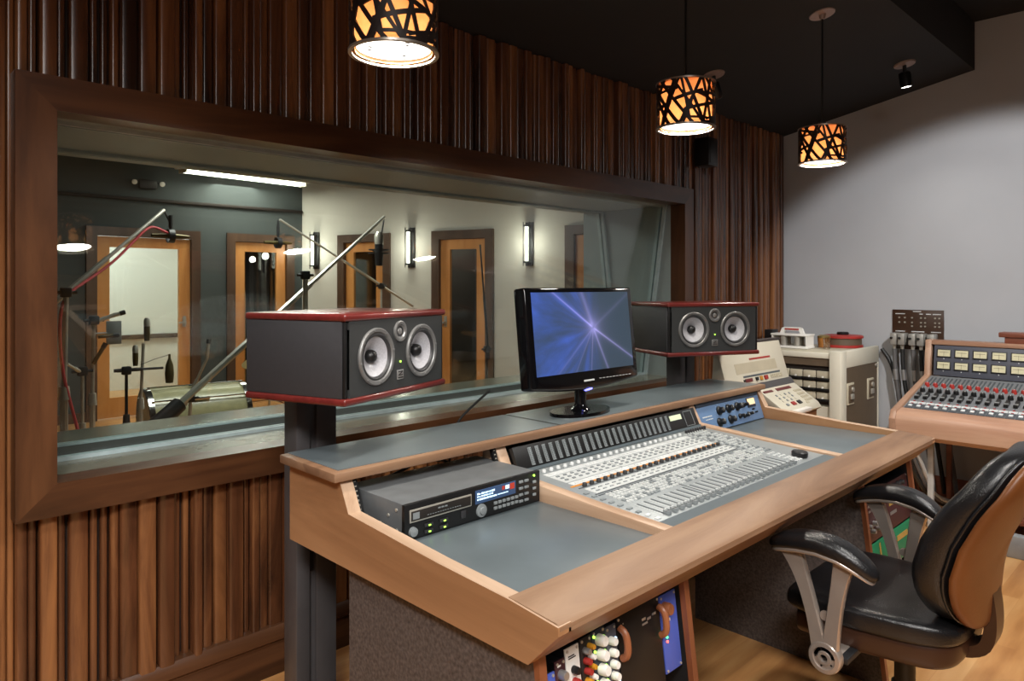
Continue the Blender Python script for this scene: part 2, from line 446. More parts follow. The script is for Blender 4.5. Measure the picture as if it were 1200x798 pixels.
# slatted window wall: backing boards around the opening, one run of upright slats above, below and beside it
b = MB()
b.box(XL-.1, OX0-.021, YW, WT, 0, 3.0); b.box(OX1+.021, 6.35, YW, WT, 0, 3.0)
b.box(OX0-.021, OX1+.021, YW, WT, 0, OZ0-.021); b.box(OX0-.021, OX1+.021, YW, WT, OZ1+.021, 3.0)
tint = []
FX0, FX1, FZ0, FZ1 = .405, 3.969, .730, 2.010
def slat(x0, x1, d, z0, z1, tv):
    y0 = YW-d; c = min(.007, (x1-x0)*.3)
    poly = [(x0, YW), (x0, y0+c), (x0+c*.35, y0+c*.35), (x0+c, y0), (x1-c, y0), (x1-c*.35, y0+c*.35), (x1, y0+c), (x1, YW)]
    n0 = len(b.bm.faces); b.prism(poly, 'z', z0, z1, 1)
    b.bm.faces.ensure_lookup_table()
    for i in range(n0, len(b.bm.faces)): tint.append((i, tv))
x = XL+.01
while x < XR-.01:
    w = rnd.choice((.024, .03, .034, .044, .052, .05, .02)); w = min(w, XR-.004-x)
    d = rnd.choice((.034, .042, .05, .05, .028)) if w > .026 else rnd.choice((.02, .03))
    tv = rnd.uniform(-.16, .14)
    xe = x+w
    cz = ceil_z(YW)
    if xe < FX0+.02 or x > FX1-.02:
        slat(x, xe, d, .15, cz, tv)
    else:
        slat(x, xe, d, .15, FZ0+.01, tv); slat(x, xe, d, FZ1-.01, cz, rnd.uniform(-.16, .14))
    x = xe + rnd.choice((.001, .002, .006, .008))
w_front = b
me_t = tint
lay = b.bm.faces.layers.float.new('tint') if hasattr(b.bm.faces.layers, 'float') else None
b.bm.faces.ensure_lookup_table()
for i, v in me_t: b.bm.faces[i][lay] = v
struct(b.build('wall_front', [M['walldark'], M['slat']]))

# moulded baseboard under the slats
b = MB()
b.prism([(YW, 0), (YW-.062, 0), (YW-.062, .085), (YW-.052, .1), (YW-.052, .112), (YW-.062, .122), (YW-.058, .15), (YW-.045, .168), (YW, .172)], 'x', XL, XR)
struct(b.build('baseboard_front', M['frame_x']))

# window frame (mitred boards), reveal, glazing
b = MB()
def board(p, m):   # p: four (x,z) corners
    co = [(x, YW-.085, z) for x, z in p] + [(x, YW+.02, z) for x, z in p]
    b.mesh(co, [(0,1,2,3), (7,6,5,4), (0,4,5,1), (1,5,6,2), (2,6,7,3), (3,7,4,0)], m)
board([(FX0, FZ1), (FX1, FZ1), (OX1, OZ1), (OX0, OZ1)], 0)
board([(FX0, FZ0), (OX0, OZ0), (OX1, OZ0), (FX1, FZ0)], 0)
board([(FX0, FZ0), (FX0, FZ1), (OX0, OZ1), (OX0, OZ0)], 1)
board([(FX1, FZ0), (OX1, OZ0), (OX1, OZ1), (FX1, FZ1)], 1)
wf = struct(b.build('window_1', [M['frame_x'], M['frame_z']]))
b = MB(); b.box(OX0, OX1, YW+.02, WT+.03, OZ1, OZ1+.02)
b.box(OX0-.02, OX0, YW+.02, WT+.03, OZ0, OZ1); b.box(OX1, OX1+.02, YW+.02, WT+.03, OZ0, OZ1)
b.build('window_reveal', M['revealpaint'], wf)
b = MB(); b.box(OX0, OX1, YW+.02, WT+.06, OZ0-.02, OZ0)
b.box(OX0, OX1, 2.74, 2.92, OZ0, OZ0+.004, 1)
b.build('window_sill', [M['sillpaint'], M['felt']], wf)
def pane(y_top, y_bot, name):
    t = .012; e = .004
    b = MB()
    b.prism([(y_top, OZ1-e), (y_top+t, OZ1-e), (y_bot+t, OZ0+e), (y_bot, OZ0+e)], 'x', OX0+e, OX1-e)
    o = b.build(name, M['glass'], wf); o['label'] = 'tilted clear glass'
    b = MB()
    for xx, s in ((OX1, -1), (OX0, 1)):
        for dy in (-.022, t):
            b.prism([(y_top+dy, OZ1), (y_top+dy+.022, OZ1), (y_bot+dy+.022, OZ0), (y_bot+dy, OZ0)], 'x', xx, xx+s*.016)
    for dy in (-.014, t+.002):
        b.box(OX0+.016, OX1-.016, y_bot+dy, y_bot+dy+.012, OZ0, OZ0+.012)
        b.box(OX0+.016, OX1-.016, y_top+dy, y_top+dy+.012, OZ1-.012, OZ1)
    b.build('glazing_bead', M['sealstrip'], wf)
pane(2.555, 2.705, 'glass_pane'); pane(3.06, 2.93, 'glass_pane')

# ------------------------------------------------------------------ the setting: live room beyond the glass
LC = 2.72
YF = 8.29
CX_, CY_ = 4.41, YF
WD = Vector((5.40-4.42, 5.22-8.29, 0)).normalized()     # run of the splayed pale wall
WN = Vector((WD.y, -WD.x, 0))                            # faces into the live room
if WN.x > 0: WN = -WN
C0 = Vector((4.42, 8.29, 0))
def wl(s, out, z): p = C0 + WD*s + WN*out; return (p.x, p.y, z)
S_of = lambda x, y: (Vector((x, y, 0))-C0).dot(WD)
def far_wall():
    b = MB(); t = .12
    for x0, x1 in ((-2.2, 2.02), (3.13, 3.47), (4.28, 4.5)): b.box(x0, x1, YF, YF+t, 0, LC+.1)
    for x0, x1 in ((2.02, 3.13), (3.47, 4.28)): b.box(x0, x1, YF, YF+t, 2.0, LC+.1)
    return struct(b.build('wall_far', M['tealwall']))
far_wall()
doors = [(S_of(4.603, 7.718), S_of(4.844, 6.962)), (S_of(5.023, 6.4), S_of(5.266, 5.638)), (S_of(5.523, 4.834), S_of(5.77, 4.06))]
def sw_box(b, s0, s1, o0, o1, z0, z1, m=0, bev=0):
    R = Matrix(((WD.x, WN.x, 0, C0.x), (WD.y, WN.y, 0, C0.y), (0, 0, 1, 0), (0, 0, 0, 1)))
    b.box(s0, s1, o0, o1, z0, z1, m, bev, rot=R)
SEND = 5.62
b = MB(); cur = -.03
for s0, s1 in doors:
    sw_box(b, cur, s0+.02, -.12, 0, 0, LC+.1); sw_box(b, s0+.02, s1-.02, -.12, 0, 2.0, LC+.1); cur = s1-.02
sw_box(b, cur, SEND, -.12, 0, 0, LC+.1)
struct(b.build('wall_splayed', M['livewall']))
b = MB(); b.box(-2.3, -2.2, WT, YF+.1, 0, LC+.1)
struct(b.build('wall_live_room_left', M['tealwall']))
b = MB(); b.box(-2.3, 6.6, WT-.0, 10.7, LC, LC+.1)
struct(b.build('ceiling_live_room', M['liveceil']))
b = MB(); b.box(-2.2, 4.41, YF-.04, YF, 2.315, 2.35, bev=.008)
struct(b.build('shadow_strip_far', M['walldark']))  # dark strip standing in for a shadow line across the far wall
b = MB(); b.box(-2.2, 2.0, YF-.02, YF, 0, .1); b.box(3.15, 3.45, YF-.02, YF, 0, .1)
struct(b.build('baseboard_far', M['casing']))
# rooms behind the doors
b = MB()
b.box(1.2, 1.3, YF+.12, 10.6, 0, LC); b.box(1.2, 4.0, 10.5, 10.6, 0, LC); b.box(3.9, 4.0, YF+1.0, 10.6, 0, LC)
b.box(3.32, 3.40, YF+.12, YF+1.1, 0, LC); b.box(3.32, 4.0, YF+1.0, YF+1.1, 0, LC)
struct(b.build('wall_booth', M['boothwall']))
b = MB(); b.box(1.3, 3.9, 10.44, 10.5, .68, .74, bev=.01)
struct(b.build('trim_2', M['casing']))
b = MB(); b.box(3.40, 4.5, YF+.92, YF+1.0, 0, LC); b.box(4.42, 4.5, YF+.12, YF+1.0, 0, LC); b.box(3.62, 3.7, YF+.84, YF+.92, 0, 2.1, 1); b.box(4.0, 4.06, YF+.84, YF+.92, 0, 2.1, 1)
struct(b.build('wall_corridor', [M['tealwall'], M['orangewood']]))
b = MB()
sw_box(b, -.2, SEND, -1.3, -1.2, 0, LC)
for s in (.3, 1.75, 2.95, 4.8): sw_box(b, s, s+.08, -1.2, -.12, 0, LC)
for s in (1.1, 2.3): sw_box(b, s, s+.12, -1.2, -1.15, 0, 2.1, 1); sw_box(b, s+.2, s+.5, -1.2, -1.17, .2, 2.0, 2)  # wood and teal panels stand in for reflections in the door glass
sw_box(b, 3.5, 3.62, -1.2, -1.15, 0, 2.1, 1); sw_box(b, 3.62, 3.9, -1.2, -1.17, .2, 2.0, 2)
struct(b.build('wall_splayed_back', [M['walldark'], M['orangewood'], M['tealwall']]))

def door(n, W, frame_fn, hinge_right=True, dark_glass=True):
    """leaf with a glass light, casing around it; frame_fn(b,u0,u1,o0,o1,z0,z1,m) places boxes along the wall"""
    c = .10
    b = MB()
    frame_fn(b, c+.005, c+.125, -.05, -.01, .01, 1.92, 0); frame_fn(b, W-c-.125, W-c-.005, -.05, -.01, .01, 1.92, 0)
    frame_fn(b, c+.125, W-c-.125, -.05, -.01, .01, .22, 0); frame_fn(b, c+.125, W-c-.125, -.05, -.01, 1.81, 1.92, 0)
    d = struct(b.build('door_%d' % n, M['orangewood']))
    b = MB()
    frame_fn(b, 0, c, -.06, .03, 0, 2.02, 0); frame_fn(b, W-c, W, -.06, .03, 0, 2.02, 0); frame_fn(b, c, W-c, -.06, .03, 1.925, 2.02, 0)
    b.build('door_casing', M['casing'], d)
    b = MB(); frame_fn(b, c+.125, W-c-.125, -.034, -.026, .22, 1.81, 0)
    b.build('glass_pane', M['doorglass'], d)
    b = MB(); u = W-c-.07 if hinge_right else c+.07
    frame_fn(b, u-.018, u+.018, -.01, .0, .94, 1.06, 0); frame_fn(b, u-.010, u+.010, .0, .04, .98, 1.0, 0); frame_fn(b, u-.07, u+.010, .03, .045, .98, 1.0, 0)
    b.build('door_handle', M['steel'], d)
    return d
def ff(x0): return lambda b, u0, u1, o0, o1, z0, z1, m: b.box(x0+u0, x0+u1, YF-o1, YF-o0, z0, z1, m)
door(1, 1.15, ff(2.0)); door(2, .85, ff(3.452))
for k, (s0, s1) in enumerate(doors):
    door(3+k, s1-s0, (lambda s0: lambda b, u0, u1, o0, o1, z0, z1, m: sw_box(b, s0+u0, s0+u1, o0, o1, z0, z1, m))(s0), False)

# ------------------------------------------------------------------ pendant lamps
def make_pendant(label):
    t = thing('pendant_lamp', label, 'pendant lamp', (0, 0, 0), 0, 'pendant lamps over the desk')
    R, Hh = .108, .178
    b = MB(); rs = random.Random(5)
    def on(a, z, r): return (math.cos(a)*r, math.sin(a)*r, z)
    for i in range(56):
        a0 = 2*PI*i/56*3 + rs.uniform(-.25, .25)
        if i % 5 < 3: z0, z1, da = (0, Hh, rs.uniform(.25, 1.25)*(1 if i % 2 else -1))
        else: z0 = rs.uniform(.02, Hh-.02); z1 = max(.008, min(Hh-.008, z0+rs.uniform(-.09, .09))); da = rs.uniform(.9, 1.6)*(1 if i % 2 else -1)
        w = rs.uniform(.0038, .0068); bow = 0
        n = 10; co = []
        for k in range(n+1):
            f = k/n; a = a0+da*f; z = z0+(z1-z0)*f + bow*math.sin(PI*f); z = max(.004, min(Hh-.004, z))
            ta, tz = da*R, (z1-z0); L = math.hypot(ta, tz) or 1; na, nz = -tz/L/R, ta/L
            for sgn in (-1, 1):
                zz = max(0, min(Hh, z+nz*w*sgn))
                co.append(on(a+na*w*sgn, zz, R)); co.append(on(a+na*w*sgn, zz, R+.004))
        fs = []
        for k in range(n):
            q = 4*k
            fs += [(q, q+4, q+6, q+2), (q+1, q+3, q+7, q+5), (q, q+1, q+5, q+4), (q+2, q+6, q+7, q+3)]
        fs += [(0, 2, 3, 1), (4*n, 4*n+1, 4*n+3, 4*n+2)]
        b.mesh(co, fs)
    b.build('lattice', M['lattice'], t)
    b = MB()
    b.lathe([(R-.004, 0), (R+.006, 0), (R+.006, .006), (R-.004, .006), (R-.004, 0)], seg=40)
    b.build('rim', M['rim'], t); b = MB()
    b.lathe([(R-.004, Hh-.006), (R+.006, Hh-.006), (R+.006, Hh), (R-.004, Hh), (R-.004, Hh-.006)], seg=40)
    b.build('rim', M['rim'], t)
    b = MB(); b.lathe([(R-.012, .006), (R-.010, .006), (R-.010, Hh-.004), (R-.012, Hh-.004), (R-.012, .006)], seg=40)
    b.lathe([(.004, Hh-.006), (R-.012, Hh-.006)], seg=40)
    b.build('shade_liner', M['liner'], t)
    b = MB(); b.lathe([(.0001, .016), (R-.014, .016), (R-.014, .021), (.0001, .021)], seg=40)
    d = b.build('diffuser', M['diff'], t); d['label'] = 'glowing white diffuser'
    for k in range(3):
        a = 2*PI*k/3+.5; b = MB(); b.cyl(on(a, .008, .06), on(a, .017, .06), .006, seg=8); b.build('thumb_screw', M['black'], d)
    b = MB(); b.cyl((0, 0, Hh-.03), (0, 0, Hh+.03), .018, seg=12); b.tube([(0, 0, Hh), (0, 0, .76)], .0045, seg=6)
    b.build('cord', M['black'], t)
    b = MB()
    # canopy plate tilted with the sloping ceiling
    b.lathe([(.001, -.002), (.06, 0), (.062, .006), (.058, .022)], (0, 0, .742), (0, .19, 1), 28)
    b.cyl((0, 0, .72), (0, 0, .745), .012, .018, seg=10)
    b.build('canopy', M['canopy'], t)
    return t
def lamp(kind, name, loc, energy, color=(1,.93,.82), size=.1, rot=None, spot=None, blend=.5):
    l = bpy.data.lights.new(name, kind); l.energy = energy; l.color = color
    if kind == 'AREA': l.shape = 'DISK'; l.size = size
    else: l.shadow_soft_size = size
    if kind == 'SPOT': l.spot_size = spot; l.spot_blend = blend
    o = bpy.data.objects.new(name, l); COL.objects.link(o); o.location = loc
    if rot is not None:
        o.rotation_mode = 'QUATERNION'; o.rotation_quaternion = Vector(rot).to_track_quat('-Z', 'Y')
    return o
PEND = [((1.050, 1.496, 1.985), 'lattice-shaded pendant lamp nearest the camera, cut by the top of the picture'),
        ((2.420, 1.500, 2.008), 'middle lattice-shaded pendant lamp hanging over the computer monitor'),
        ((3.580, 1.443, 2.006), 'farthest lattice-shaded pendant lamp, hanging in front of the grey wall')]
p0 = make_pendant(PEND[0][1]); p0.location = PEND[0][0]
for loc, lb in PEND[1:]: copy_thing(p0, loc, lb)
for loc, lb in PEND:
    lamp('AREA', 'pendant_downlight', (loc[0], loc[1], loc[2]+.012), 9, size=.17, rot=(0, 0, -1))
    lamp('POINT', 'pendant_bulb', (loc[0], loc[1], loc[2]+.06), .7, (1,.88,.72), .03)

def ceiling_spot(x, y, label, lit, aim):
    z = ceil_z(y)
    t = thing('ceiling_spotlight', label, 'spotlight', (x, y, z), 0, 'ceiling spotlights')
    b = MB(); b.lathe([(.001, -.012), (.058, -.010), (.062, -.002), (.06, .004)], (0, 0, 0), (0, .19, 1), 24)
    b.build('mounting_plate', M['canopy'], t, world=False)
    A = Vector(aim).normalized(); o = Vector((0, 0, -.03)); B = o + Vector((0, 0, -.035))
    b = MB(); b.cyl((0, 0, 0), (0, 0, -.05), .011, seg=10); b.build('stem', M['black'], t, world=False)
    b = MB(); b.lathe([(.001, 0), (.030, 0), (.034, .006), (.034, .085), (.030, .09), (.029, .08), (.001, .08)], B - A*.01, A, 20)
    b.build('spot_can', M['black'], t, world=False)
    b = MB(); b.lathe([(.001, 0), (.028, 0), (.028, .004), (.001, .006)], B + A*.073, A, 20)
    e = b.build('spot_lens', M['lens'] if lit else M['silver'], t, world=False)
    if lit: e['label'] = 'glowing lens'
    return Vector((x, y, z)) + B + A*.085, A
sp, sa = ceiling_spot(4.757, 1.421, 'small lit black spotlight on the sloping ceiling near the grey wall', True, (.12, -.10, -1))
lamp('SPOT', 'wall_washer', sp, 16, (1,.95,.88), .025, sa, math.radians(110), .8)
ceiling_spot(3.72, 2.12, 'unlit spotlight on the ceiling, half hidden behind the middle pendant lamp', False, (.6, .1, -.7))
b = MB(); b.box(4.03, 4.145, YW-.155, YW-.05, 2.165, 2.345, bev=.008); b.box(4.045, 4.13, YW-.158, YW-.153, 2.18, 2.33, bev=.002); b.box(4.07, 4.105, YW-.06, YW-.04, 2.22, 2.28)
tag(b.build('wall_speaker', M['black']), 'small black box fixed high on the slatted wall behind the middle pendant lamp', 'speaker')

# ------------------------------------------------------------------ monitor loudspeakers and their stands
def make_speaker(name, label, loc, rz, flip):
    """local: x along the front, y to the rear, front face at y=0"""
    t = thing(name, label, 'speaker', loc, rz, 'studio monitor speakers')
    W, D, Hh, T = .5, .36, .245, .02
    b = MB(); b.box(.022, W-.022, .045, D-.004, T, Hh-T); b.box(.004, .022, .012, D-.004, T, Hh-T, bev=.002); b.box(W-.022, W-.004, .012, D-.004, T, Hh-T, bev=.002)
    b.build('cabinet', M['spkside'], t, world=False)
    b = MB(); b.box(.0, W, -.004, D, Hh-T, Hh, bev=.007, seg=3); b.build('top_panel', M['red'], t, world=False)
    b = MB(); b.box(.0, W, -.004, D, 0, T, bev=.007, seg=3); b.build('bottom_panel', M['red'], t, world=False)
    b = MB(); RB = .070
    for cx, xa, xb in ((.138, .022, .25), (.362, .25, W-.022)):
        cz = .122; n = 48; co = []; 
        for k in range(n):
            a = 2*PI*k/n; ca, sa = math.cos(a), math.sin(a)
            tx = ((xb-cx)/ca if ca > 1e-6 else (xa-cx)/ca if ca < -1e-6 else 9); tz = ((Hh-T-cz)/sa if sa > 1e-6 else (T-cz)/sa if sa < -1e-6 else 9)
            q = min(abs(tx), abs(tz))
            co += [(cx+RB*ca, 0, cz+RB*sa), (cx+q*ca, 0, cz+q*sa), (cx+RB*ca, .042, cz+RB*sa)]
        fs = []
        for k in range(n):
            j = (k+1) % n; fs += [(3*k, 3*k+1, 3*j+1, 3*j), (3*k, 3*j, 3*j+2, 3*k+2)]
        b.mesh(co, fs, 0)
        for sx in (xa, xb-.022):
            for sz in (T, Hh-T-.022): b.box(sx, sx+.022, .0004, .01, sz, sz+.022)
    b.box(.022, W-.022, .040, .046, T, Hh-T)
    b.box(.008, .020, .004, .016, T, Hh-T, 1, .003); b.box(W-.020, W-.008, .004, .016, T, Hh-T, 1, .003)
    bf = b.build('baffle', [M['baffle'], M['black']], t, world=False)
    for cx in (.138, .362):
        cz = .122; o = (cx, 0, cz); ax = (0, -1, 0)
        b = MB()
        b.lathe([(.066, 0), (.081, 0), (.081, .004), (.078, .007), (.070, .006), (.066, .001), (.066, 0)], o, ax, 40, 0)
        for k in range(8):
            a = 2*PI*k/8+.2; b.cyl((cx+.0745*math.cos(a), -.004, cz+.0745*math.sin(a)), (cx+.0745*math.cos(a), -.0085, cz+.0745*math.sin(a)), .0035, seg=8, m=0)
        b.lathe([(.069, -.003), (.066, .003), (.062, .004), (.058, .001), (.056, -.004)], o, ax, 40, 1, False)
        w = b.build('woofer', [M['ring'], M['rubber']], t, world=False)
        b = MB(); b.lathe([(.057, -.003), (.042, -.011), (.024, -.023), (.016, -.028)], o, ax, 40, 0, False)
        b.build('cone', M['cone'], w, world=False)['label'] = 'pale grey woven cone'
        b = MB(); b.lathe([(.0185, -.030), (.0185, -.016), (.016, -.009), (.009, -.004), (.0001, -.002)], o, ax, 24)
        b.build('dust_cap', M['black'], w, world=False)
    o = (.25, 0, .187)
    b = MB(); b.lathe([(.031, 0), (.031, .004), (.028, .006), (.021, .005), (.019, .001), (.011, -.002), (.0001, -.002)], o, (0,-1,0), 32, 0)
    b.lathe([(.011, -.003), (.009, .002), (.0001, .004)], o, (0,-1,0), 20, 1)
    b.build('tweeter', [M['ring'], M['silver']], t, world=False)
    b = MB(); b.cyl((.25, -.001, .098), (.25, -.004, .098), .003, seg=10); b.build('power_led', M['ledgreen'], t, world=False)['label'] = 'lit green power light'
    b = MB()   # small silver badge with an angular mark over short lettering
    b.box(.234, .266, -.003, 0, .046, .074, 0, .001)
    b.box(.240, .260, -.0042, -.003, .0680, .0705, 1); b.box(.240, .260, -.0042, -.003, .0575, .0600, 1)
    b.prism([(.2405, .0600), (.2445, .0600), (.2595, .0680), (.2555, .0680)], 'y', -.0042, -.003, 1)
    for k in range(5): b.box(.238+k*.005, .2415+k*.005, -.0042, -.003, .0495, .0535, 1)
    b.build('badge', [M['silver'], M['black']], t, world=False)
    return t
make_speaker('monitor_speaker', 'near twin-woofer black speaker with red top at the left end of the desk', (.995, 1.643, 1.080), math.radians(19), 0)
make_speaker('monitor_speaker', 'far twin-woofer black speaker with red top, right of the computer monitor', (2.741, 1.793, 1.078), math.radians(-25), 0)
def stand(cx, cy, ztop, label):
    t = thing('speaker_stand', label, 'speaker stand', (cx, cy, 0), 0, 'floor stands of the monitor speakers')
    b = MB()
    b.box(-.07, -.024, -.04, .04, .02, ztop-.014, bev=.004); b.box(.0, .07, -.035, .045, .02, ztop-.014, bev=.004)
    b.box(-.026, .002, -.022, .03, .02, ztop-.014)
    b.build('post', M['postgrey'], t, world=False)
    b = MB(); b.box(-.11, .13, -.12, .06, ztop-.014, ztop, bev=.003); b.build('top_plate', M['blackm'], t, world=False)
    b = MB(); b.box(-.09, .30, -.05, .05, 0, .03, bev=.005); b.box(-.05, .05, -.22, .16, 0, .022, bev=.005); b.build('base_foot', M['blackm'], t, world=False)
    b = MB(); b.box(-.024, -.006, -.030, -.02, .52, .60, bev=.003); b.build('cable_clip', M['blackm'], t, world=False)
stand(1.112, 2.03, 1.080, 'charcoal floor post carrying the near speaker at the left end of the desk')
stand(3.07, 1.93, 1.078, 'charcoal floor post carrying the far speaker behind the desk')

# ------------------------------------------------------------------ the studio desk
DX0, DX1 = .955, 3.235
desk = thing('studio_desk', 'large walnut studio desk with slate-grey tops holding the mixing surface', 'desk', (2.1, 1.35, 0))
prof_side = [(1.862, .690), (1.862, .905), (1.598, .905), (1.556, .829), (1.20, .806), (.985, .797), (.854, .785), (.854, .768), (.930, .690)]
for x0, x1 in ((DX0, DX0+.036), (DX1-.036, DX1)):
    b = MB(); b.prism(prof_side, 'x', x0, x1, 0)
    for f in b.bm.faces:
        n = f.normal
    b.bm.normal_update()
    for f in b.bm.faces:
        if abs(f.normal.x) < .3 and f.normal.z > .2 or (abs(f.normal.x) < .3 and f.normal.y < -.6 and f.calc_center_median().z > .83): f.material_index = 1
    b.build('side_panel', [M['desk_y'], M['desk_edge']], desk)
for x0, x1 in ((1.500, 1.540), (2.600, 2.640)):
    b = MB(); b.prism([(1.66, .74), (1.66, .905), (1.600, .905), (1.560, .832), (1.2, .808), (.985, .797), (.985, .74)], 'x', x0, x1, 0, .003)
    b.build('divider', M['desk_edge'], desk)
b = MB()   # front arm rest, bevelled underneath
b.prism([(.985, .797), (.866, .787), (.858, .783), (.854, .776), (.854, .768), (.930, .690), (.985, .690)], 'x', DX0+.03, DX1-.03)
# the ends of the rest cover the side panels' tops
b.build('arm_rest', M['desk_x'], desk)
b = MB(); b.prism([(.987, .7985), (.862, .7885), (.8535, .783), (.8535, .776), (.987, .79)], 'x', DX0+.005, DX1-.005)
b.build('arm_rest_top', M['desk_x'], desk)
sx0, sx1 = .930, 3.255
def shelf(p0, p1, z0, z1, m, bev): pass
b = MB()
b.prism([(sx0, 1.580), (sx1, 1.580), (sx1, 1.875), (sx0, 1.875)], 'z', .905, .929, 0, .004)
sh = b.build('top_shelf', M['desk_x'], desk)
b = MB(); b.box(sx0+.024, 1.792, 1.604, 1.873, .928, .9305); b.box(1.792, 1.806, 1.604, 1.873, .928, .9295, 1); b.box(1.806, sx1-.024, 1.604, 1.873, .928, .9305)
b.build('shelf_inlay', [M['slate'], M['black']], sh)['label'] = 'slate-grey inlay split by one joint'
for x0, x1 in ((DX0+.036, 1.500), (2.640, DX1-.036)):
    b = MB(); b.box(x0, x1, .985, 1.62, .755, .777, bev=.001); b.build('desktop_inlay', M['slate'], desk)
# rack rails at the sides of the open left bay, low rear rail
for xa in (DX0+.036, 1.484):
    b = MB(); b.prism([(1.600, .90), (1.560, .795), (1.572, .79), (1.612, .90)], 'x', xa, xa+.016)
    for k in range(9):
        f = (k+.5)/9; b.box(xa+.005, xa+.011, 1.5595+.04*f, 1.5625+.04*f, .796+.1*f, .801+.1*f, 1)
    b.build('rack_rail', [M['black'], M['steel']], desk)
b = MB(); b.box(DX0+.036, DX1-.036, 1.835, 1.86, .74, .80); b.box(1.54, 2.60, 1.63, 1.66, .70, .905); b.box(2.64, DX1-.036, 1.64, 1.66, .70, .905)
b.build('rear_panel', M['blackm'], desk)
# loose black cables lying in the open bay behind the recorder
# rack pedestals under both ends
def pedestal(x0, x1, label):
    b = MB()
    prof = [(1.60, 0), (1.60, .690), (.945, .690), (.86, 0)]
    b.prism(prof, 'x', x0, x0+.018, 0); b.prism(prof, 'x', x1-.018, x1, 1)
    for xx, m in ((x0, 2), (x1-.018, 2)):
        b.prism([(.945, .690), (.86, 0), (.845, 0), (.930, .690)], 'x', xx-.001, xx+.019, m)
    b.box(x0+.018, x1-.018, 1.2, 1.6, .0, .06, 1); b.box(x0+.018, x1-.018, 1.58, 1.6, .06, .690, 1); b.box(x0, x1, .95, 1.60, .676, .690, 1)
    o = b.build('rack_pedestal', [M['speck'], M['blackm'], M['desk_red']], desk)
    return o
pedestal(.985, 1.51, ''); pedestal(2.655, 3.195, '')
b = MB(); b.box(1.51, 2.655, 1.63, 1.65, .03, .74); b.build('modesty_panel', M['blackm'], desk)

# ------------------------------------------------------------------ rack gear under the desk (leaning fronts)
LEAN = math.atan2(.945-.86, .690)
def rack_xf(x, ztop):
    y = .945 - (.690-ztop)*.123 + .004
    return Matrix.Translation((x, y, ztop)) @ Matrix.Rotation(-LEAN, 4, 'X')
def module(name, label, cat, x0, w, ztop, h, panel, deco, group=None, depth=.16):
    """front panel hangs down from ztop; local x right, z up, front at y=0"""
    t = thing(name, label, cat, (0,0,0), 0, group)
    T = rack_xf(x0, ztop)
    t.location = T.to_translation(); t.rotation_euler = T.to_euler()
    b = MB(); b.box(0, w, 0, .004, -h, 0, bev=.001); b.box(.003, w-.003, .004, depth, -h+.003, -.003, 1)
    for sx in (.006, w-.006):
        for sz in (-.006, -h+.006): b.cyl((sx, 0, sz), (sx, -.002, sz), .003, seg=8, m=2)
    b.build('front_panel', [panel, M['blackm'], M['steel']], t, world=False)
    def knob(x, z, r, m, l=.016, lab=None):
        k = MB(); k.lathe([(r, 0), (r*.96, l*.7), (r*.8, l), (.0001, l)], (x, 0, z), (0,-1,0), 16); k.box(x-.0008, x+.0008, -l-.0006, -l*.5, z, z+r*.95)
        o = k.build('knob', m, t, world=False)
        if lab: o['label'] = lab
    def marks(lst, m, name='panel_marking'):
        k = MB()
        for x, z, a, c in lst: k.box(x, x+a, -.0012, .001, z, z+c)
        k.build(name, m, t, world=False)
    def led(x, z, m, r=.003):
        k = MB(); k.cyl((x, 0, z), (x, -.003, z), r, seg=10); k.build('indicator_light', m, t, world=False)
    deco(knob, marks, led, w, h)
    return t
r_ = random.Random(3)
zt = .655
def d_blue(knob, marks, led, w, h):
    marks([(.012, -.03, .012, .006), (.01, -.05, .016, .003)], M['white']); knob(w/2, -.10, .009, M['black'])
module('rack_module', 'royal blue rack module at the left end of the under-desk rack', 'rack module', 1.006, .038, .640, .20, M['bluedeep'], d_blue, 'modules in the left under-desk rack')
def d_small(knob, marks, led, w, h):
    knob(w/2, -.028, .010, M['silver']); knob(w/2, -.06, .010, M['silver']); marks([(.006, -.012, .01, .003)], M['white'])
module('rack_module', 'narrow dark rack module with silver knobs beside the royal blue one', 'rack module', 1.046, .030, .655, .20, M['maroon'], d_small, 'modules in the left under-desk rack')
def d_white(knob, marks, led, w, h):
    marks([(.008, -.022, .022, .002), (.008, -.018, .018, .002)], M['black']); knob(w/2, -.045, .008, M['black']); knob(w/2, -.068, .008, M['redprint'], lab='red knob'); knob(w/2, -.092, .008, M['redprint'], lab='red knob')
module('rack_module', 'pale grey rack module with red knobs under the desk', 'rack module', 1.078, .042, .668, .20, M['white'], d_white, 'modules in the left under-desk rack')
def d_candy(knob, marks, led, w, h):
    for i, c in enumerate(('silver', 'redprint', 'redprint', 'amber', 'redprint', 'white')): knob(w*.35, -.025-.02*i, .007, M[c]); knob(w*.75, -.02-.02*i, .006, M['white' if i % 2 else 'amber'])
module('rack_module', 'dark rack module with red, amber and white knobs in two columns', 'rack module', 1.124, .036, .672, .20, M['rackgap'], d_candy, 'modules in the left under-desk rack')
def d_teal(knob, marks, led, w, h):
    for i in range(4): knob(w*.5, -.022-.03*i, .012, M['white'], .02); led(w*.12, -.012-.03*i, M['ledgreen']); led(w*.88, -.02-.03*i, M['ledgreen'])
module('rack_module', 'dark green rack module with four large white knobs and tiny lights', 'rack module', 1.163, .042, .675, .20, M['navy'], d_teal, 'modules in the left under-desk rack')
def d_grey(knob, marks, led, w, h):
    for i in range(4): knob(w*.4, -.03-.024*i, .009, M['white']); led(w*.85, -.03-.03*i, M['lcdtext'], .0035)
module('rack_module', 'blue-grey rack module with white knobs beside the black unit', 'rack module', 1.208, .036, .668, .20, M['metergrey'], d_grey, 'modules in the left under-desk rack')
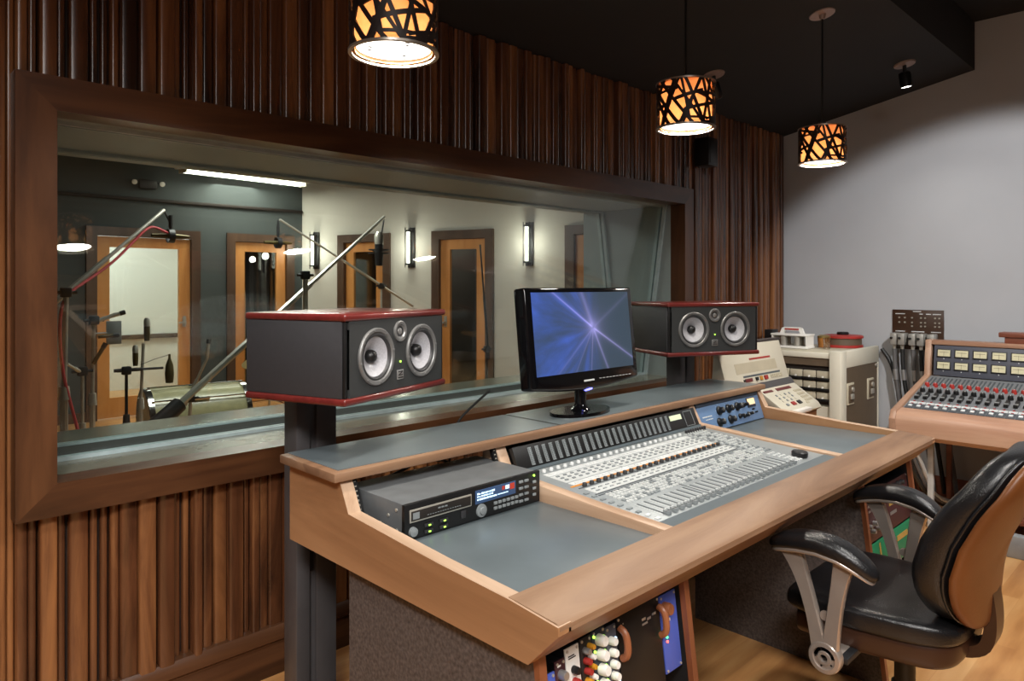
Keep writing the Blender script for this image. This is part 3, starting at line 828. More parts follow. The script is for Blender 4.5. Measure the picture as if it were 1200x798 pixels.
def d_big(knob, marks, led, w, h):
    marks([(.09+.02*i, -.035-.004*(i % 2), .014, .005) for i in range(3)] + [(.09, -.045, .02, .004), (.03, -.05, .004, .008), (.02, -.02, .003, .003)], M['silver'])
u = module('rack_unit', 'wide black rack unit with two oval wooden grips under the desk', 'rack unit', 1.248, .160, .676, .20, M['black'], d_big)
for xx in (.004, .152):
    b = MB(); b.tube([(xx, -.004, -.085), (xx, -.022, -.075), (xx, -.022, -.03), (xx, -.004, -.02)], .008, seg=10, smooth=2)
    b.build('grip', M['desk_red'], u, world=False)['label'] = 'rounded brown grip'
def d_blue2(knob, marks, led, w, h):
    knob(.016, -.030, .015, M['desk_red'], .02); marks([(.006, -.066, .012, .008), (.018, -.063, .016, .006)], M['white'])
    led(.014, -.085, M['ledgreen2']); led(.014, -.095, M['ledgreen2']); led(.014, -.105, M['ledred'])
module('rack_module', 'light royal blue rack module with green and red lights at the right of its rack', 'rack module', 1.412, .066, .672, .175, M['bluedeep'], d_blue2, 'modules in the left under-desk rack')
# right-hand rack
def d_mar(knob, marks, led, w, h):
    marks([(.02+.03*(i % 4), -.03-.018*(i//4), .022, .007) for i in range(12)], M['silver'])
    for i in range(6): knob(.03+.028*i, -.108-.022*(i % 2), .009, M['silver'])
module('rack_unit', 'maroon rack unit with silver knobs and white lettering seen past the chair arm', 'rack unit', 2.680, .21, .640, .17, M['maroon'], d_mar)
def d_mar2(knob, marks, led, w, h):
    marks([(.05, -.085, .09, .05)], M['gold']); marks([(.05, -.12, .07, .012), (.04, -.03, .05, .008)], M['silver'])
    for i in range(5): knob(.04+.04*i, -.02, .010, M['rubber'])
module('rack_unit', 'maroon rack unit with a gold plate, right of the lettered one', 'rack unit', 2.892, .280, .640, .17, M['maroon'], d_mar2)
def d_grn(knob, marks, led, w, h):
    marks([(.11, -.06, .014, .05), (.30, -.05, .12, .02)], M['gold']); knob(.24, -.04, .016, M['desk_red'])
module('rack_unit', 'green rack unit under the maroon ones in the right-hand rack', 'rack unit', 2.682, .488, .465, .12, M['green'], d_grn)

# ------------------------------------------------------------------ control surface
def surf_xf():
    return Matrix.Translation((1.545, .990, .790)) @ Matrix.Rotation(math.atan2(.034, .56), 4, 'X')
cs = thing('mixing_control_surface', 'large grey mixing control surface with rows of faders set into the desk', 'mixing console', (0,0,0))
T = surf_xf(); cs.location = T.to_translation(); cs.rotation_euler = T.to_euler()
CW, CD = 1.05, .555
b = MB(); b.box(0, CW, 0, CD, -.04, 0, bev=.002); b.build('chassis', M['consolegrey'], cs, world=False)
NCH = 24; cx0 = .055; pit = .0328
chx = [cx0+pit*(i+.5)+ (i//8)*.006 for i in range(NCH)]
XE = chx[-1]+pit/2
b = MB(); b.box(0, CW, 0, .048, -.001, .0016, 0)
b.build('front_strip', M['consoledark'], cs, world=False)
b = MB()
for i, x in enumerate(chx):
    b.box(x-.0022, x+.0022, .062, .165, 0, .0012, 0)
    b.box(x-.013, x-.0115, .062, .165, 0, .0010, 1)
for yy, x0, x1 in ((.272, .04, XE), (.283, .04, XE), (.345, .04, XE)): b.box(x0, x1, yy, yy+.004, 0, .0012, 0)
for k in range(2): xx = (chx[8*k+7]+chx[8*k+8])/2; b.box(xx-.001, xx+.001, .05, .54, 0, .0012, 0)
b.build('fader_slots', M['slot'] if False else [M['slot'], M['consolelight']], cs, world=False)
b = MB(); b.box(.05, XE, .288, .335, 0, .0016); b.box(.05, XE, .475, .498, 0, .0016, 1); b.box(.05, XE, .375, .398, 0, .0016, 1)
b.box(.05, XE, .405, .47, 0, .0010)
b.build('channel_strips', [M['consolelight'], M['btnwhite']], cs, world=False)
b = MB(); b.box(.03, XE, .3655, .372, 0, .002); b.build('accent_line', M['orange'], cs, world=False)['label'] = 'thin orange line'
def faders():
    for i, x in enumerate(chx):
        b = MB()
        b.prism([(.066, .001), (.066, .010), (.074, .008), (.082, .010), (.082, .001)], 'x', -.0055, .0055, 0, .001)
        b.box(-.0056, .0056, .0735, .0745, .007, .0088, 1)
        yield b, i, x
fd = None
for i, x in enumerate(chx):
    if fd is None:
        b = MB(); b.prism([(-.010, 0), (-.010, .012), (0, .009), (.010, .012), (.010, 0)], 'x', -.0068, .0068, 0, .001)
        b.box(-.0069, .0069, -.0008, .0008, .008, .0098, 1); b.box(-.005, .005, .006, .0095, .0095, .0125, 2)
        fd = b.build('fader_cap', [M['btngrey'], M['black'], M['consolelight']], cs, world=False); fd.location = (x, .068, .001)
    else: copy_part(fd, cs, (x, .068, .001))
kn = None
for i, x in enumerate(chx):
    if kn is None:
        b = MB(); b.lathe([(.0075, 0), (.007, .008), (.006, .010), (.0001, .010)], seg=12); kn = b.build('encoder_knob', M['rubber'], cs, world=False); kn.location = (x, .352, .001)
    else: copy_part(kn, cs, (x, .352, .001))
kt = None
for i, x in enumerate(chx):
    if kt is None:
        b = MB(); b.lathe([(.007, 0), (.0065, .007), (.005, .009), (.0001, .009)], seg=12); kt = b.build('gain_knob', M['btnwhite'], cs, world=False); kt.location = (x, .515, .001)
    else: copy_part(kt, cs, (x, .515, .001))
b = MB(); rb = random.Random(11)
for x in chx:
    for yy in (.185, .200, .215, .230, .245, .258):
        for dx in (-.007, .007):
            b.box(x+dx-.005, x+dx+.005, yy, yy+.009, 0, .004, 2 if rb.random() < .8 else 1)
    for yy in (.381, .418, .436, .454): b.box(x-.006, x+.006, yy, yy+.007, 0, .004, 0 if yy < .4 else 1)
    for yy in (.300, .318): b.box(x-.008, x+.008, yy, yy+.004, 0, .0035, 1)
    b.box(x-.010, x+.010, .482, .492, 0, .003, 2)
for yy in [.20+.022*k for k in range(15)]:
    for xx in [XE+.022+.0165*k for k in range(8)]:
        if xx < CW-.02 and not (xx > .95 and yy < .3): b.box(xx-.005, xx+.005, yy, yy+.009, 0, .004, 2 if rb.random() < .75 else 1)
for yy in [.07+.02*k for k in range(6)]:
    for xx in (XE+.02, XE+.038, XE+.056): b.box(xx-.006, xx+.006, yy, yy+.009, 0, .004, 0)
for yy in [.06+.03*k for k in range(9)]: b.box(.014, .03, yy, yy+.010, 0, .004, 0 if yy < .12 else 1)
o = b.build('push_buttons', [M['btnwhite'], M['btngrey'], M['consolelight']], cs, world=False); o['kind'] = 'stuff'
for k in range(10):
    b = MB(); xx = XE+.03+.017*k
    if xx > CW-.02: break
    b.lathe([(.006, 0), (.0055, .013), (.0001, .015)], (xx, .515, .001), seg=12); b.build('monitor_knob', M['rubber'], cs, world=False)
b = MB(); b.box(.98, 1.0, .130, .139, 0, .004); b.build('talkback_button', M['redprint'], cs, world=False)['label'] = 'small red button'
b = MB(); b.box(.90, .965, .075, .11, 0, .002); b.build('label_plate', M['consolelight'], cs, world=False)
# meter bridge
mbx = Matrix.Translation((0, CD-.004, .002)) @ Matrix.Rotation(math.radians(62), 4, 'X')
b = MB(mbx); b.box(0, CW, 0, .080, -.02, 0, 0, .002); b.box(.0, CW, -.002, .008, -.02, .004, 1)
br = b.build('meter_bridge', [M['black'], M['consoledark']], cs, world=False)
ml = None
for i, x in enumerate(chx):
    b = MB(mbx); b.box(x-.0090, x+.0055, .014, .070, 0, .0022, 0)
    for k in range(12): b.box(x-.0075, x-.0035, .017+.0043*k, .0195+.0043*k, .002, .003, 1); b.box(x+.0005, x+.0045, .017+.0043*k, .0195+.0043*k, .002, .003, 1)
    b.build('level_meter', [M['btngrey'], M['slot']], br, world=False)
b = MB(mbx); b.box(XE+.005, XE+.085, .046, .066, 0, .002); b.build('time_display', M['lcdgreen'], br, world=False)
b = MB(mbx)
for (x0, x1, y0, y1) in ((XE+.105, XE+.165, .012, .014), (XE+.105, XE+.165, .070, .072), (XE+.105, XE+.107, .012, .072), (XE+.163, XE+.165, .012, .072)): b.box(x0, x1, y0, y1, 0, .0015)
b.build('speaker_outline', M['btngrey'], br, world=False)
# round black puck on the surface
pk = MB(); pk.lathe([(.026, 0), (.0275, .004), (.0275, .016), (.024, .020), (.010, .0185), (.0001, .0185)], seg=28)
p = pk.build('control_wheel', M['black']); tag(p, 'round black wheel standing on the right end of the grey mixing surface', 'wheel')
p.location = (2.490, 1.083, .7965); p.rotation_euler = (math.atan2(.034, .56), 0, 0)

# ------------------------------------------------------------------ disc recorder on the left bay
rc = thing('disc_recorder', 'black rack disc recorder with lit display on the left slate desktop', 'recorder', (1.022, 1.412, .777))
RW, RH, RD = .478, .090, .27
b = MB(); b.box(.006, RW-.006, .012, RD, .004, RH-.002, bev=.0015); b.box(.02, RW-.02, .04, RD-.03, 0, .004, 1)
b.build('case', [mat('grey_black_case', srgb(98,101,103), .5), M['black']], rc, world=False)
b = MB(); b.box(0, RW, 0, .012, .002, RH, bev=.002); fp = b.build('front_panel', M['black'], rc, world=False)
for k, (yy, zz) in enumerate(((.04, .07), (.04, .02), (.075, .05), (.11, .022))):
    b = MB(); b.cyl((.006, yy, zz), (.003, yy, zz), .004, seg=10); b.build('screw', M['steel'], rc, world=False)
b = MB(); b.box(.014, .214, -.003, 0, .044, .076, 0, .0015); b.box(.018, .210, -.0045, -.002, .048, .072, 1, .001)
b.box(.022, .042, -.005, -.004, .052, .068, 2); 
for k in range(3): b.box(.10+.011*k, .108+.011*k, -.0052, -.0044, .063, .0665, 2)
for k in range(14): b.box(.066+.008*k, .071+.008*k, -.0052, -.0044, .054, .0555, 2)
b.build('disc_tray', [M['steel'], M['rackgap'], M['btngrey']], rc, world=False)
b = MB(); b.box(.228, .378, -.002, 0, .044, .080, bev=.001); dp = b.build('display', M['lcdback'], rc, world=False)
b = MB(); rd = random.Random(2)
for zz, n in ((.068, 9), (.061, 8), (.053, 10)):
    for k in range(n):
        h = rd.uniform(.003, .005); b.box(.234+k*.0072, .234+k*.0072+rd.uniform(.004, .0065), -.0028, -.0018, zz, zz+h)
for k in range(8): b.box(.309+k*.005, .3125+k*.005, -.0028, -.0018, .054, .0565)
b.box(.338, .352, -.0028, -.0018, .064, .074)
b.build('display_characters', M['lcdtext'], dp, world=False)
b = MB(); b.box(.325, .335, -.0028, -.0018, .064, .074); b.box(.355, .372, -.0028, -.0018, .060, .076); b.build('red_display_zone', M['redglow'], dp, world=False)
def rbtn(x, z, w, h, m, name='push_button', lab=None):
    b = MB(); b.box(x-w/2, x+w/2, -.005, 0, z-h/2, z+h/2, bev=.001); o = b.build(name, m, rc, world=False)
    if lab: o['label'] = lab
for i in range(2):
    for j in range(2):
        rbtn(.072+.048*i, .029-.016*j, .026, .008, M['rubber']); b = MB(); b.box(.070+.048*i, .076+.048*i, -.007, -.004, .027-.016*j, .030-.016*j); b.build('indicator_light', M['ledgreen'], rc, world=False)
for j in range(2):
    for i in range(6): rbtn(.300+.016*i, .034-.014*j, .011, .008, M['btngrey'])
for j in range(4):
    for i in range(2): rbtn(.398+.022*i, .072-.018*j, .015, .007, M['btngrey'])
for j in range(3): rbtn(.452, .062-.018*j, .012, .007, M['btngrey'])
b = MB(); b.cyl((.452, 0, .080), (.452, -.003, .080), .003, seg=10); b.build('power_light', M['ledgreen'], rc, world=False)
b = MB(); b.lathe([(.012, 0), (.011, .008), (.0001, .010)], (.024, 0, .022), (0,-1,0), 20); b.build('jack_knob', M['btngrey'], rc, world=False)
b = MB(); b.lathe([(.018, 0), (.017, .004), (.010, .005), (.009, .009), (.0001, .010)], (.250, 0, .024), (0,-1,0), 24); b.build('jog_dial', M['btngrey'], rc, world=False)
b = MB(); b.box(.178, .194, -.003, 0, .018, .038, bev=.001); b.build('card_slot', M['rubber'], rc, world=False)

# ------------------------------------------------------------------ blue preamp in the right bay
pa = thing('rack_preamplifier', 'blue rack preamplifier with black knobs set in the right bay of the desk', 'preamplifier', (2.646, 1.556, .782))
pa.rotation_euler = (math.atan2(.042, .122)*-1, 0, 0)
b = MB(); b.box(0, .546, 0, .004, 0, .108, bev=.001); b.box(.03, .515, .004, .06, .012, .104, 1)
b.build('front_panel', [M['blue'], M['blackm']], pa, world=False)
b = MB(); b.box(0, .546, -.002, .006, .109, .124); b.build('filler_strip', M['navy'], pa, world=False)
def pknob(x, z, r=.017, nm='knob'):
    b = MB(); b.lathe([(r*1.15, 0), (r*1.1, .006), (r*.8, .009), (r*.75, .026), (r*.6, .029), (.0001, .029)], (x, 0, z), (0,-1,0), 20)
    b.box(x-.001, x+.001, -.0295, -.02, z, z+r*.7, 1); b.build(nm, [M['black'], M['btnwhite']], pa, world=False)
for x in (.17, .25, .33): pknob(x, .078)
for x in (.15, .245): pknob(x, .030)
pknob(.39, .078, .010); pknob(.33, .034, .010); pknob(.37, .030, .009); pknob(.41, .034, .009)
for x, z in ((.445, .034), (.48, .034), (.46, .05)):
    b = MB(); b.cyl((x, 0, z), (x, -.012, z), .004, seg=8); b.build('toggle_switch', M['black'], pa, world=False)
b = MB(); b.box(.425, .50, -.003, 0, .060, .104, 0, .001); b.box(.430, .495, -.004, -.002, .072, .100, 1); b.build('level_meter', [M['navy'], M['vu']], pa, world=False)
b = MB()
for k in range(7): b.box(.03+.011*k, .038+.011*k, -.001, .001, .062, .067)
for k in range(5): b.box(.05+.012*k, .058+.012*k, -.001, .001, .05, .054)
for x in (.17, .25, .33):
    for k in range(7): a = -2.2+k*.73; b.box(x+.026*math.sin(a)-.0015, x+.026*math.sin(a)+.0015, -.001, .001, .078+.026*math.cos(a)-.001, .078+.026*math.cos(a)+.001)
for k in range(6): b.box(.04+.02*k, .052+.02*k, -.001, .001, .012, .015)
b.build('panel_lettering', M['btnwhite'], pa, world=False)

# ------------------------------------------------------------------ computer monitor
mo = thing('computer_monitor', 'glossy black widescreen computer monitor showing blue light rays', 'monitor', (2.030, 1.735, .9305))
MW, MH = .61, .352
tilt = Matrix.Translation((0, -.062, .112)) @ Matrix.Rotation(math.radians(-6), 4, 'X')
b = MB(tilt)
out = []
for k in range(13):
    f = k/12; out.append((-MW/2+MW*f, -.022*math.sin(PI*f)))
poly = out + [(MW/2, MH), (-MW/2, MH)]
b.prism(poly, 'y', -.012, .045, 0, .010, 3)
b.build('bezel', M['gloss'], mo, world=False)
b = MB(); b.xf = tilt; b.box(-.16, .16, .04, .085, .06, .28, bev=.015, seg=3); b.build('back_cover', M['gloss'], mo, world=False)
b = MB(); b.box(-MW/2+.030, MW/2-.030, -.0135, -.008, -(MH-.062)/2, (MH-.062)/2); sc = b.build('screen', M['screen'], mo, world=False)
cz = .045+(MH-.062)/2-.012+.012
sc.matrix_local = tilt @ Matrix.Translation((0, 0, cz)); sc['label'] = 'lit screen with blue and violet light rays'
b = MB(tilt)
for k in range(7): b.box(-.03+.0085*k, -.024+.0085*k, -.0145, -.012, .008, .014)
for k in range(10): b.box(.06+.02*k, .072+.02*k, -.0145, -.012, .012, .0135)
b.build('bezel_lettering', M['btnwhite'], mo, world=False)
b = MB(tilt); b.lathe([(.016, 0), (.014, .004), (.0001, .005)], (0, -.004, -.021), (0, -.3, -1), 16); b.build('power_light', M['ledblue'], mo, world=False)['label'] = 'glowing blue power light'
b = MB(); b.tube([(0, -.03, .115), (0, -.03, .012)], .022, seg=14); b.lathe([(.045, .008), (.03, .018), (.022, .034)], (0, -.03, 0), seg=20); b.build('neck', M['gloss'], mo, world=False)
b = MB(); b.grid(lambda u, v: ((.142*math.cos(2*PI*u))*(1-.25*0), -.03+.085*math.sin(2*PI*u), 0) if v < .3 else ((.142*math.cos(2*PI*u)*(.99 if v < .9 else .0)), -.03+.085*math.sin(2*PI*u)*(.99 if v < .9 else 0), .012), 36, 3, closed_u=True)
b.lathe([(.0001, 0), (.08, 0)], (0, -.03, .0005), seg=20)
b.build('stand_base', M['gloss'], mo, world=False)
b = MB(); b.tube([(1.66, 1.80, 1.04), (1.63, 1.86, .98), (1.60, 1.90, .93), (1.58, 1.905, .86), (1.57, 1.91, .78)], .0045, seg=8, smooth=2)
tag(b.build('monitor_cable', M['cableblack']), 'thin black cable hanging behind the desk shelf at the left of the computer monitor', 'cable')
b = MB(); b.tube([(1.06, 1.66, .80), (1.14, 1.72, .84), (1.22, 1.68, .87), (1.30, 1.72, .885), (1.36, 1.69, .87), (1.40, 1.74, .86), (1.48, 1.70, .80)], .005, seg=8, smooth=2)
tag(b.build('audio_cable', M['cableblack']), 'tangled black cable behind the disc recorder under the shelf', 'cable')
# ------------------------------------------------------------------ office chair
ch = thing('office_chair', 'black leather office chair with polished metal arms pulled up to the desk', 'chair', (2.28, .60, 0), math.radians(0))
def sgp(c, e): return math.copysign(abs(c)**e, c)
def superell(b, hx, hy, hz, e1, e2, fn, nu=44, nv=22, m=0):
    def f(u, v):
        a = 2*PI*u; t = -PI/2 + PI*v
        c = sgp(math.cos(t), e1)
        return fn(hx*c*sgp(math.cos(a), e2), hy*c*sgp(math.sin(a), e2), hz*sgp(math.sin(t), e1))
    return b.grid(f, nu, nv, m, closed_u=True)
# seat: thick pad, dished, front edge rolling down
def seat_fn(x, y, z):
    zz = z + .480 - .012*(1-(x/.26)**2)*(1-(y/.27)**2)*(1 if z > 0 else 0)
    zz += .018*max(0, abs(x)/.26-.72)*(3 if z > 0 else 0) - .05*max(0, (y-.16)/.12)**2
    return (x*(1-.16*max(0, -y/.24)), y+.130, zz)
b = MB(); superell(b, .248, .236, .042, .55, .45, seat_fn); b.build('seat', M['leather'], ch, world=False, ang=80)
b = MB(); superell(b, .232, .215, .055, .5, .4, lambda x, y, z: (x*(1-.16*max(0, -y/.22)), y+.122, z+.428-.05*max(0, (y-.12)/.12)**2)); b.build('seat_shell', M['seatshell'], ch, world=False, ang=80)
# back rest: front cushion and rear shell
def back_shape(x, z, wmax):
    t = (z+.25)/.5                    # 0 bottom .. 1 top
    w = (.66+.34*math.sin(PI*min(1, max(0, .12+t*.80)))) if t < .6 else 1-.05*((t-.6)/.4)**2
    return x*w, t
def back_y(x, t):
    t = max(0, t); return -.078 - .138*t**1.3 + .035*math.sin(PI*min(1, t*1.25)) + .70*x*x
def cush(x, y, z):
    xx, t = back_shape(x, z, .235)
    bul = 1 + .35*math.sin(PI*min(1, max(0, t*1.15)))*(1 if y > 0 else .2)
    return (xx, back_y(xx, t) + y*bul, .738 + z)
b = MB(); superell(b, .235, .052, .245, .42, .62, lambda x, y, z: cush(x, z_sw(x, y, z)[0], z_sw(x, y, z)[1])) if False else None
def pad(hx, hz, hy, exo, exd, fn, nu=48, nv=20):
    """closed pad: outline in x/z (superellipse), thickness along y"""
    bb = MB()
    def f(u, v):
        a = 2*PI*u; t = -PI/2 + PI*v; c = sgp(math.cos(t), exd)
        return fn(hx*c*sgp(math.cos(a), exo), hy*sgp(math.sin(t), exd), hz*c*sgp(math.sin(a), exo))
    bb.grid(f, nu, nv, 0, closed_u=True)
    return bb
pad(.236, .238, .052, .54, .55, cush).build('backrest', M['leather'], ch, world=False, ang=80)
def shell(x, y, z):
    xx, t = back_shape(x, z, .235)
    return (xx, back_y(xx*.92, t) - .046 + y*(1 if y < 0 else .3) , .736 + z)
pad(.236, .244, .034, .54, .6, shell).build('back_shell', M['reflectshell'], ch, world=False, ang=80)['label'] = 'rear cover coloured with the brown floor reflection'
b = MB()   # raised seam where cushion and cover meet
pts = []
for k in range(49):
    a = 2*PI*k/48; x = .233*sgp(math.cos(a), .54); z = .238*sgp(math.sin(a), .54); xx, t = back_shape(x, z, .235)
    pts.append((xx, back_y(xx, t)-.034, .737+z))
b.tube(pts, .0045, seg=6); b.build('seam_piping', M['leather'], ch, world=False, ang=80)
b = MB()   # J-shaped support bar
pts = [(0, -.125, .62), (0, -.140, .53), (0, -.140, .46), (0, -.12, .415), (0, -.05, .395), (0, .06, .392)]
def strap(b, pts, w, t, m=0, smooth=2):
    P = [Vector(p) for p in pts]
    for _ in range(smooth):
        Q = [P[0]]
        for i in range(len(P)-1): Q += [P[i]*.75+P[i+1]*.25, P[i]*.25+P[i+1]*.75]
        Q.append(P[-1]); P = Q
    co = []
    for i in range(len(P)):
        d = (P[min(i+1, len(P)-1)]-P[max(i-1, 0)]).normalized(); n = d.cross(Vector((1, 0, 0))).normalized()
        for sx, sn in ((-1,-1), (1,-1), (1,1), (-1,1)): co.append(P[i]+Vector((sx*w/2, 0, 0))+n*(sn*t/2))
    fs = []
    for i in range(len(P)-1):
        for k in range(4): fs.append((4*i+k, 4*i+(k+1) % 4, 4*i+4+(k+1) % 4, 4*i+4+k))
    fs += [(3,2,1,0), tuple(4*(len(P)-1)+k for k in range(4))]
    b.mesh(co, fs, m)
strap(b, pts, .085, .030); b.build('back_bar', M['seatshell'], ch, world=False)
b = MB(); b.box(-.10, .10, -.02, .18, .365, .400, bev=.01); b.box(-.30, .30, .13, .20, .380, .398, bev=.004); b.tube([(.10, .1, .385), (.22, .12, .38)], .006)
b.build('tilt_mechanism', M['blackm'], ch, world=False)
for s in (-1, 1):
    X = s*.325
    b = MB()
    def armfn(x, y, z):
        t = y/.145
        return (X + x + s*(-.012*t*t), y + .193, .668 + z + .034*(1-t*t) - .026*max(0, -t)**2)
    superell(b, .043, .145, .026, .7, .62, armfn, 32, 16)
    ap = b.build('arm_pad', M['leather'], ch, world=False, ang=80)
    b = MB(); superell(b, .038, .137, .009, .6, .6, lambda x, y, z: (lambda p: (p[0], p[1], p[2]-.022))(armfn(x, y, z)), 28, 10)
    b.build('arm_pad_base', M['alu'], ch, world=False, ang=80)
    b = MB()
    def leg(p0, p1, p2, w0, w1, w2, th=.013):
        # tapered flat strut in the y/z plane
        Pn = [Vector((0, *p0)), Vector((0, *p1)), Vector((0, *p2))]; Ws = [w0, w1, w2]
        n = 14; co = []
        for i in range(n+1):
            f = i/n; P = Pn[0]*(1-f)**2 + Pn[1]*2*f*(1-f) + Pn[2]*f*f; w = Ws[0]*(1-f)**2 + Ws[1]*2*f*(1-f) + Ws[2]*f*f
            co += [(X-th, P.y-w, P.z), (X-th*.6, P.y-w-.003, P.z), (X+th*.6, P.y-w-.003, P.z), (X+th, P.y-w, P.z), (X+th, P.y+w, P.z), (X+th*.6, P.y+w+.003, P.z), (X-th*.6, P.y+w+.003, P.z), (X-th, P.y+w, P.z)]
        fs = []
        for i in range(n):
            for k in range(8): fs.append((8*i+k, 8*i+(k+1) % 8, 8*i+8+(k+1) % 8, 8*i+8+k))
        fs += [tuple(range(7, -1, -1)), tuple(8*n+k for k in range(8))]
        b.mesh(co, fs)
    leg((.275, .664), (.225, .585), (.190, .400), .030, .006, .020)
    leg((.128, .664), (.150, .585), (.168, .400), .026, .010, .020)
    b.lathe([(.001, -.004), (.012, -.004), (.014, 0), (.014, .004)], (X, .180, .508), (s, 0, 0), 12)
    b.box(X-s*.013, X-s*.11, .150, .205, .378, .400, bev=.006)
    b.build('arm_strut', M['alu'], ch, world=False, ang=50)
    b = MB(); b.lathe([(.001, -.016), (.040, -.016), (.043, -.010), (.043, .012), (.040, .016), (.030, .017), (.028, .013), (.019, .013), (.017, .017), (.010, .017), (.009, .008), (.0001, .008)], (X, .178, .398), (s, 0, 0), 32)
    hb = b.build('arm_hub', M['alu'], ch, world=False)
    b = MB()
    for k in range(5): a = 2*PI*k/5; b.cyl((X+s*.0125, .178+.0235*math.cos(a), .398+.0235*math.sin(a)), (X+s*.0138, .178+.0235*math.cos(a), .398+.0235*math.sin(a)), .003, seg=8)
    b.cyl((X+s*.008, .178, .398), (X+s*.010, .178, .398), .008, seg=6)
    b.build('hub_bolt', M['black'], hb, world=False)
b = MB(); b.cyl((0, .08, .10), (0, .08, .37), .028, seg=18); b.cyl((0, .08, .08), (0, .08, .24), .036, seg=18); b.build('gas_column', M['black'], ch, world=False)
for k in range(5):
    a = 2*PI*k/5+.4; c, s_ = math.cos(a), math.sin(a)
    b = MB(); b.tube([(c*.02, .08+s_*.02, .115), (c*.16, .08+s_*.16, .10), (c*.30, .08+s_*.30, .068)], [.030, .018], seg=10); lg = b.build('base_leg', M['black'], ch, world=False)
    b = MB(); o = (c*.30, .08+s_*.30); b.cyl((o[0]-s_*.02, o[1]+c*.02, .028), (o[0]+s_*.02, o[1]-c*.02, .028), .028, seg=18); b.cyl((o[0], o[1], .03), (o[0], o[1], .065), .008, seg=8); b.build('caster', M['black'], lg, world=False)

# ------------------------------------------------------------------ tape machine remote on its pedestal
rm = thing('tape_machine_remote', 'cream two-panel remote controller with small dials standing right of the desk', 'remote controller', (3.55, 1.72, 0))
b = MB()
b.prism([(1.60, .735), (1.62, .763), (1.75, .850), (1.775, .868), (1.79, .80), (1.66, .690)], 'x', 3.535, 3.965, 0, .004); b.build('lower_panel', M['cream'], rm)
b = MB(); b.prism([(1.770, .868), (1.785, .886), (1.845, 1.090), (1.86, 1.092), (1.875, .87)], 'x', 3.262, 3.965, 0, .005); b.build('upper_panel', M['cream'], rm)
b = MB(); b.prism([(1.752, .850), (1.776, .884), (1.80, .884), (1.80, .850)], 'x', 3.262, 3.968); b.prism([(1.845, 1.090), (1.842, 1.102), (1.885, 1.102), (1.878, 1.086)], 'x', 3.262, 3.968); b.build('grey_ledge', M['postgrey'], rm)
b = MB(); b.prism([(1.63, .60), (1.62, .750), (1.76, .84), (1.86, .86), (1.86, .60)], 'x', 3.55, 3.95); b.prism([(1.80, .60), (1.80, .86), (1.87, .9), (1.87, .60)], 'x', 3.266, 3.55); b.build('body', M['brownbox'], rm)
b = MB(); b.box(3.60, 3.90, 1.64, 1.84, .03, .60); b.box(3.50, 3.98, 1.60, 1.90, 0, .03, bev=.005); b.build('pedestal', M['blackm'], rm)
def up(x, s, m, w, h, name='dial', d=.003):      # x along, s up the upper panel
    n = Vector((0, -.204, .060)).normalized(); t = Vector((0, .060, .204)).normalized(); o = Vector((0, 1.785, .886)) + t*s
    b = MB(); R = Matrix(((1, 0, 0, x), (0, t.y, n.y, o.y), (0, t.z, n.z, o.z), (0, 0, 0, 1)))
    b.xf = R; b.box(-w/2, w/2, -h/2, h/2, -.001, d); return b.build(name, m, rm)
def low(x, s, m, w, h, name='key', d=.003):
    t = Vector((0, .130, .087)).normalized(); n = Vector((0, -.087, .130)).normalized(); o = Vector((0, 1.62, .763)) + t*s
    b = MB(); b.xf = Matrix(((1, 0, 0, x), (0, t.y, n.y, o.y), (0, t.z, n.z, o.z), (0, 0, 0, 1)))
    b.box(-w/2, w/2, -h/2, h/2, -.001, d); return b.build(name, m, rm)
up(3.68, .128, M['redprint'], .24, .010, 'red_stripe', .001)
up(3.66, .040, M['consoledark'], .42, .010, 'groove_line', .001); up(3.62, .085, M['creamdk'], .46, .055, 'recessed_plate', .001)
up(3.50, .020, M['darkred'], .075, .018, 'red_window'); up(3.585, .020, M['black'], .022, .018, 'knob', .008); up(3.635, .020, M['amber'], .026, .022, 'amber_button', .006); up(3.69, .020, M['redprint'], .036, .022, 'red_button', .006); up(3.45, .020, M['black'], .014, .012, 'small_knob', .006)
for k in range(6): up(3.755+.024*k, .020, M['creamdk'], .016, .018, 'key')
low(3.60, .138, M['darkred'], .10, .014, 'display_window'); low(3.78, .138, M['darkred'], .17, .018, 'display_window')
for j in range(4):
    for i in range(4): low(3.86+.022*i, .030+.025*j, M['creamdk'], .016, .014, 'key')
for j in range(3):
    for i in range(4): low(3.63+.05*i, .055+.022*j, M['btngrey'] if (i+j) % 3 else M['cream'], .012, .012, 'key')
low(3.70, .026, M['redprint'], .036, .022, 'red_key', .006); low(3.77, .026, M['black'], .036, .022, 'black_key', .006); low(3.63, .026, M['btngrey'], .022, .014, 'key', .005); low(3.85, .012, M['creamdk'], .03, .012, 'key')
b = MB(); b.box(3.62, 3.80, 1.585, 1.625, .735, .755, bev=.004); b.build('hand_rest', M['white'], rm)

# ------------------------------------------------------------------ cream tape machine cabinet
cb = thing('tape_machine_cabinet', 'tall cream cabinet with card rack and brown side panel against the grey wall', 'tape machine', (4.98, 2.1, 0))
cx0_, cx1_, cy0_, cy1_ = 4.64, 5.32, 1.754, 2.43
b = MB()
b.box(cx0_+.05, cx1_, cy0_+.012, cy1_, 0, .955)
b.box(cx0_+.05, cx1_-.05, cy0_+.04, cy1_-.04, .955, .97, bev=.002)
b.build('body', M['creamdk'], cb)
b = MB()
b.box(cx0_, cx0_+.10, cy0_, cy0_+.075, 0, .982, bev=.008); b.box(cx0_+.09, cx1_+.005, cy0_, cy0_+.03, .870, .982, bev=.006); b.box(cx1_-.02, cx1_+.005, cy0_, cy0_+.03, 0, .875, bev=.004)
b.box(cx0_+.02, cx0_+.06, cy0_+.07, cy1_, 0, .62); b.box(cx0_, cx0_+.10, cy1_-.04, cy1_, 0, .96, bev=.006)
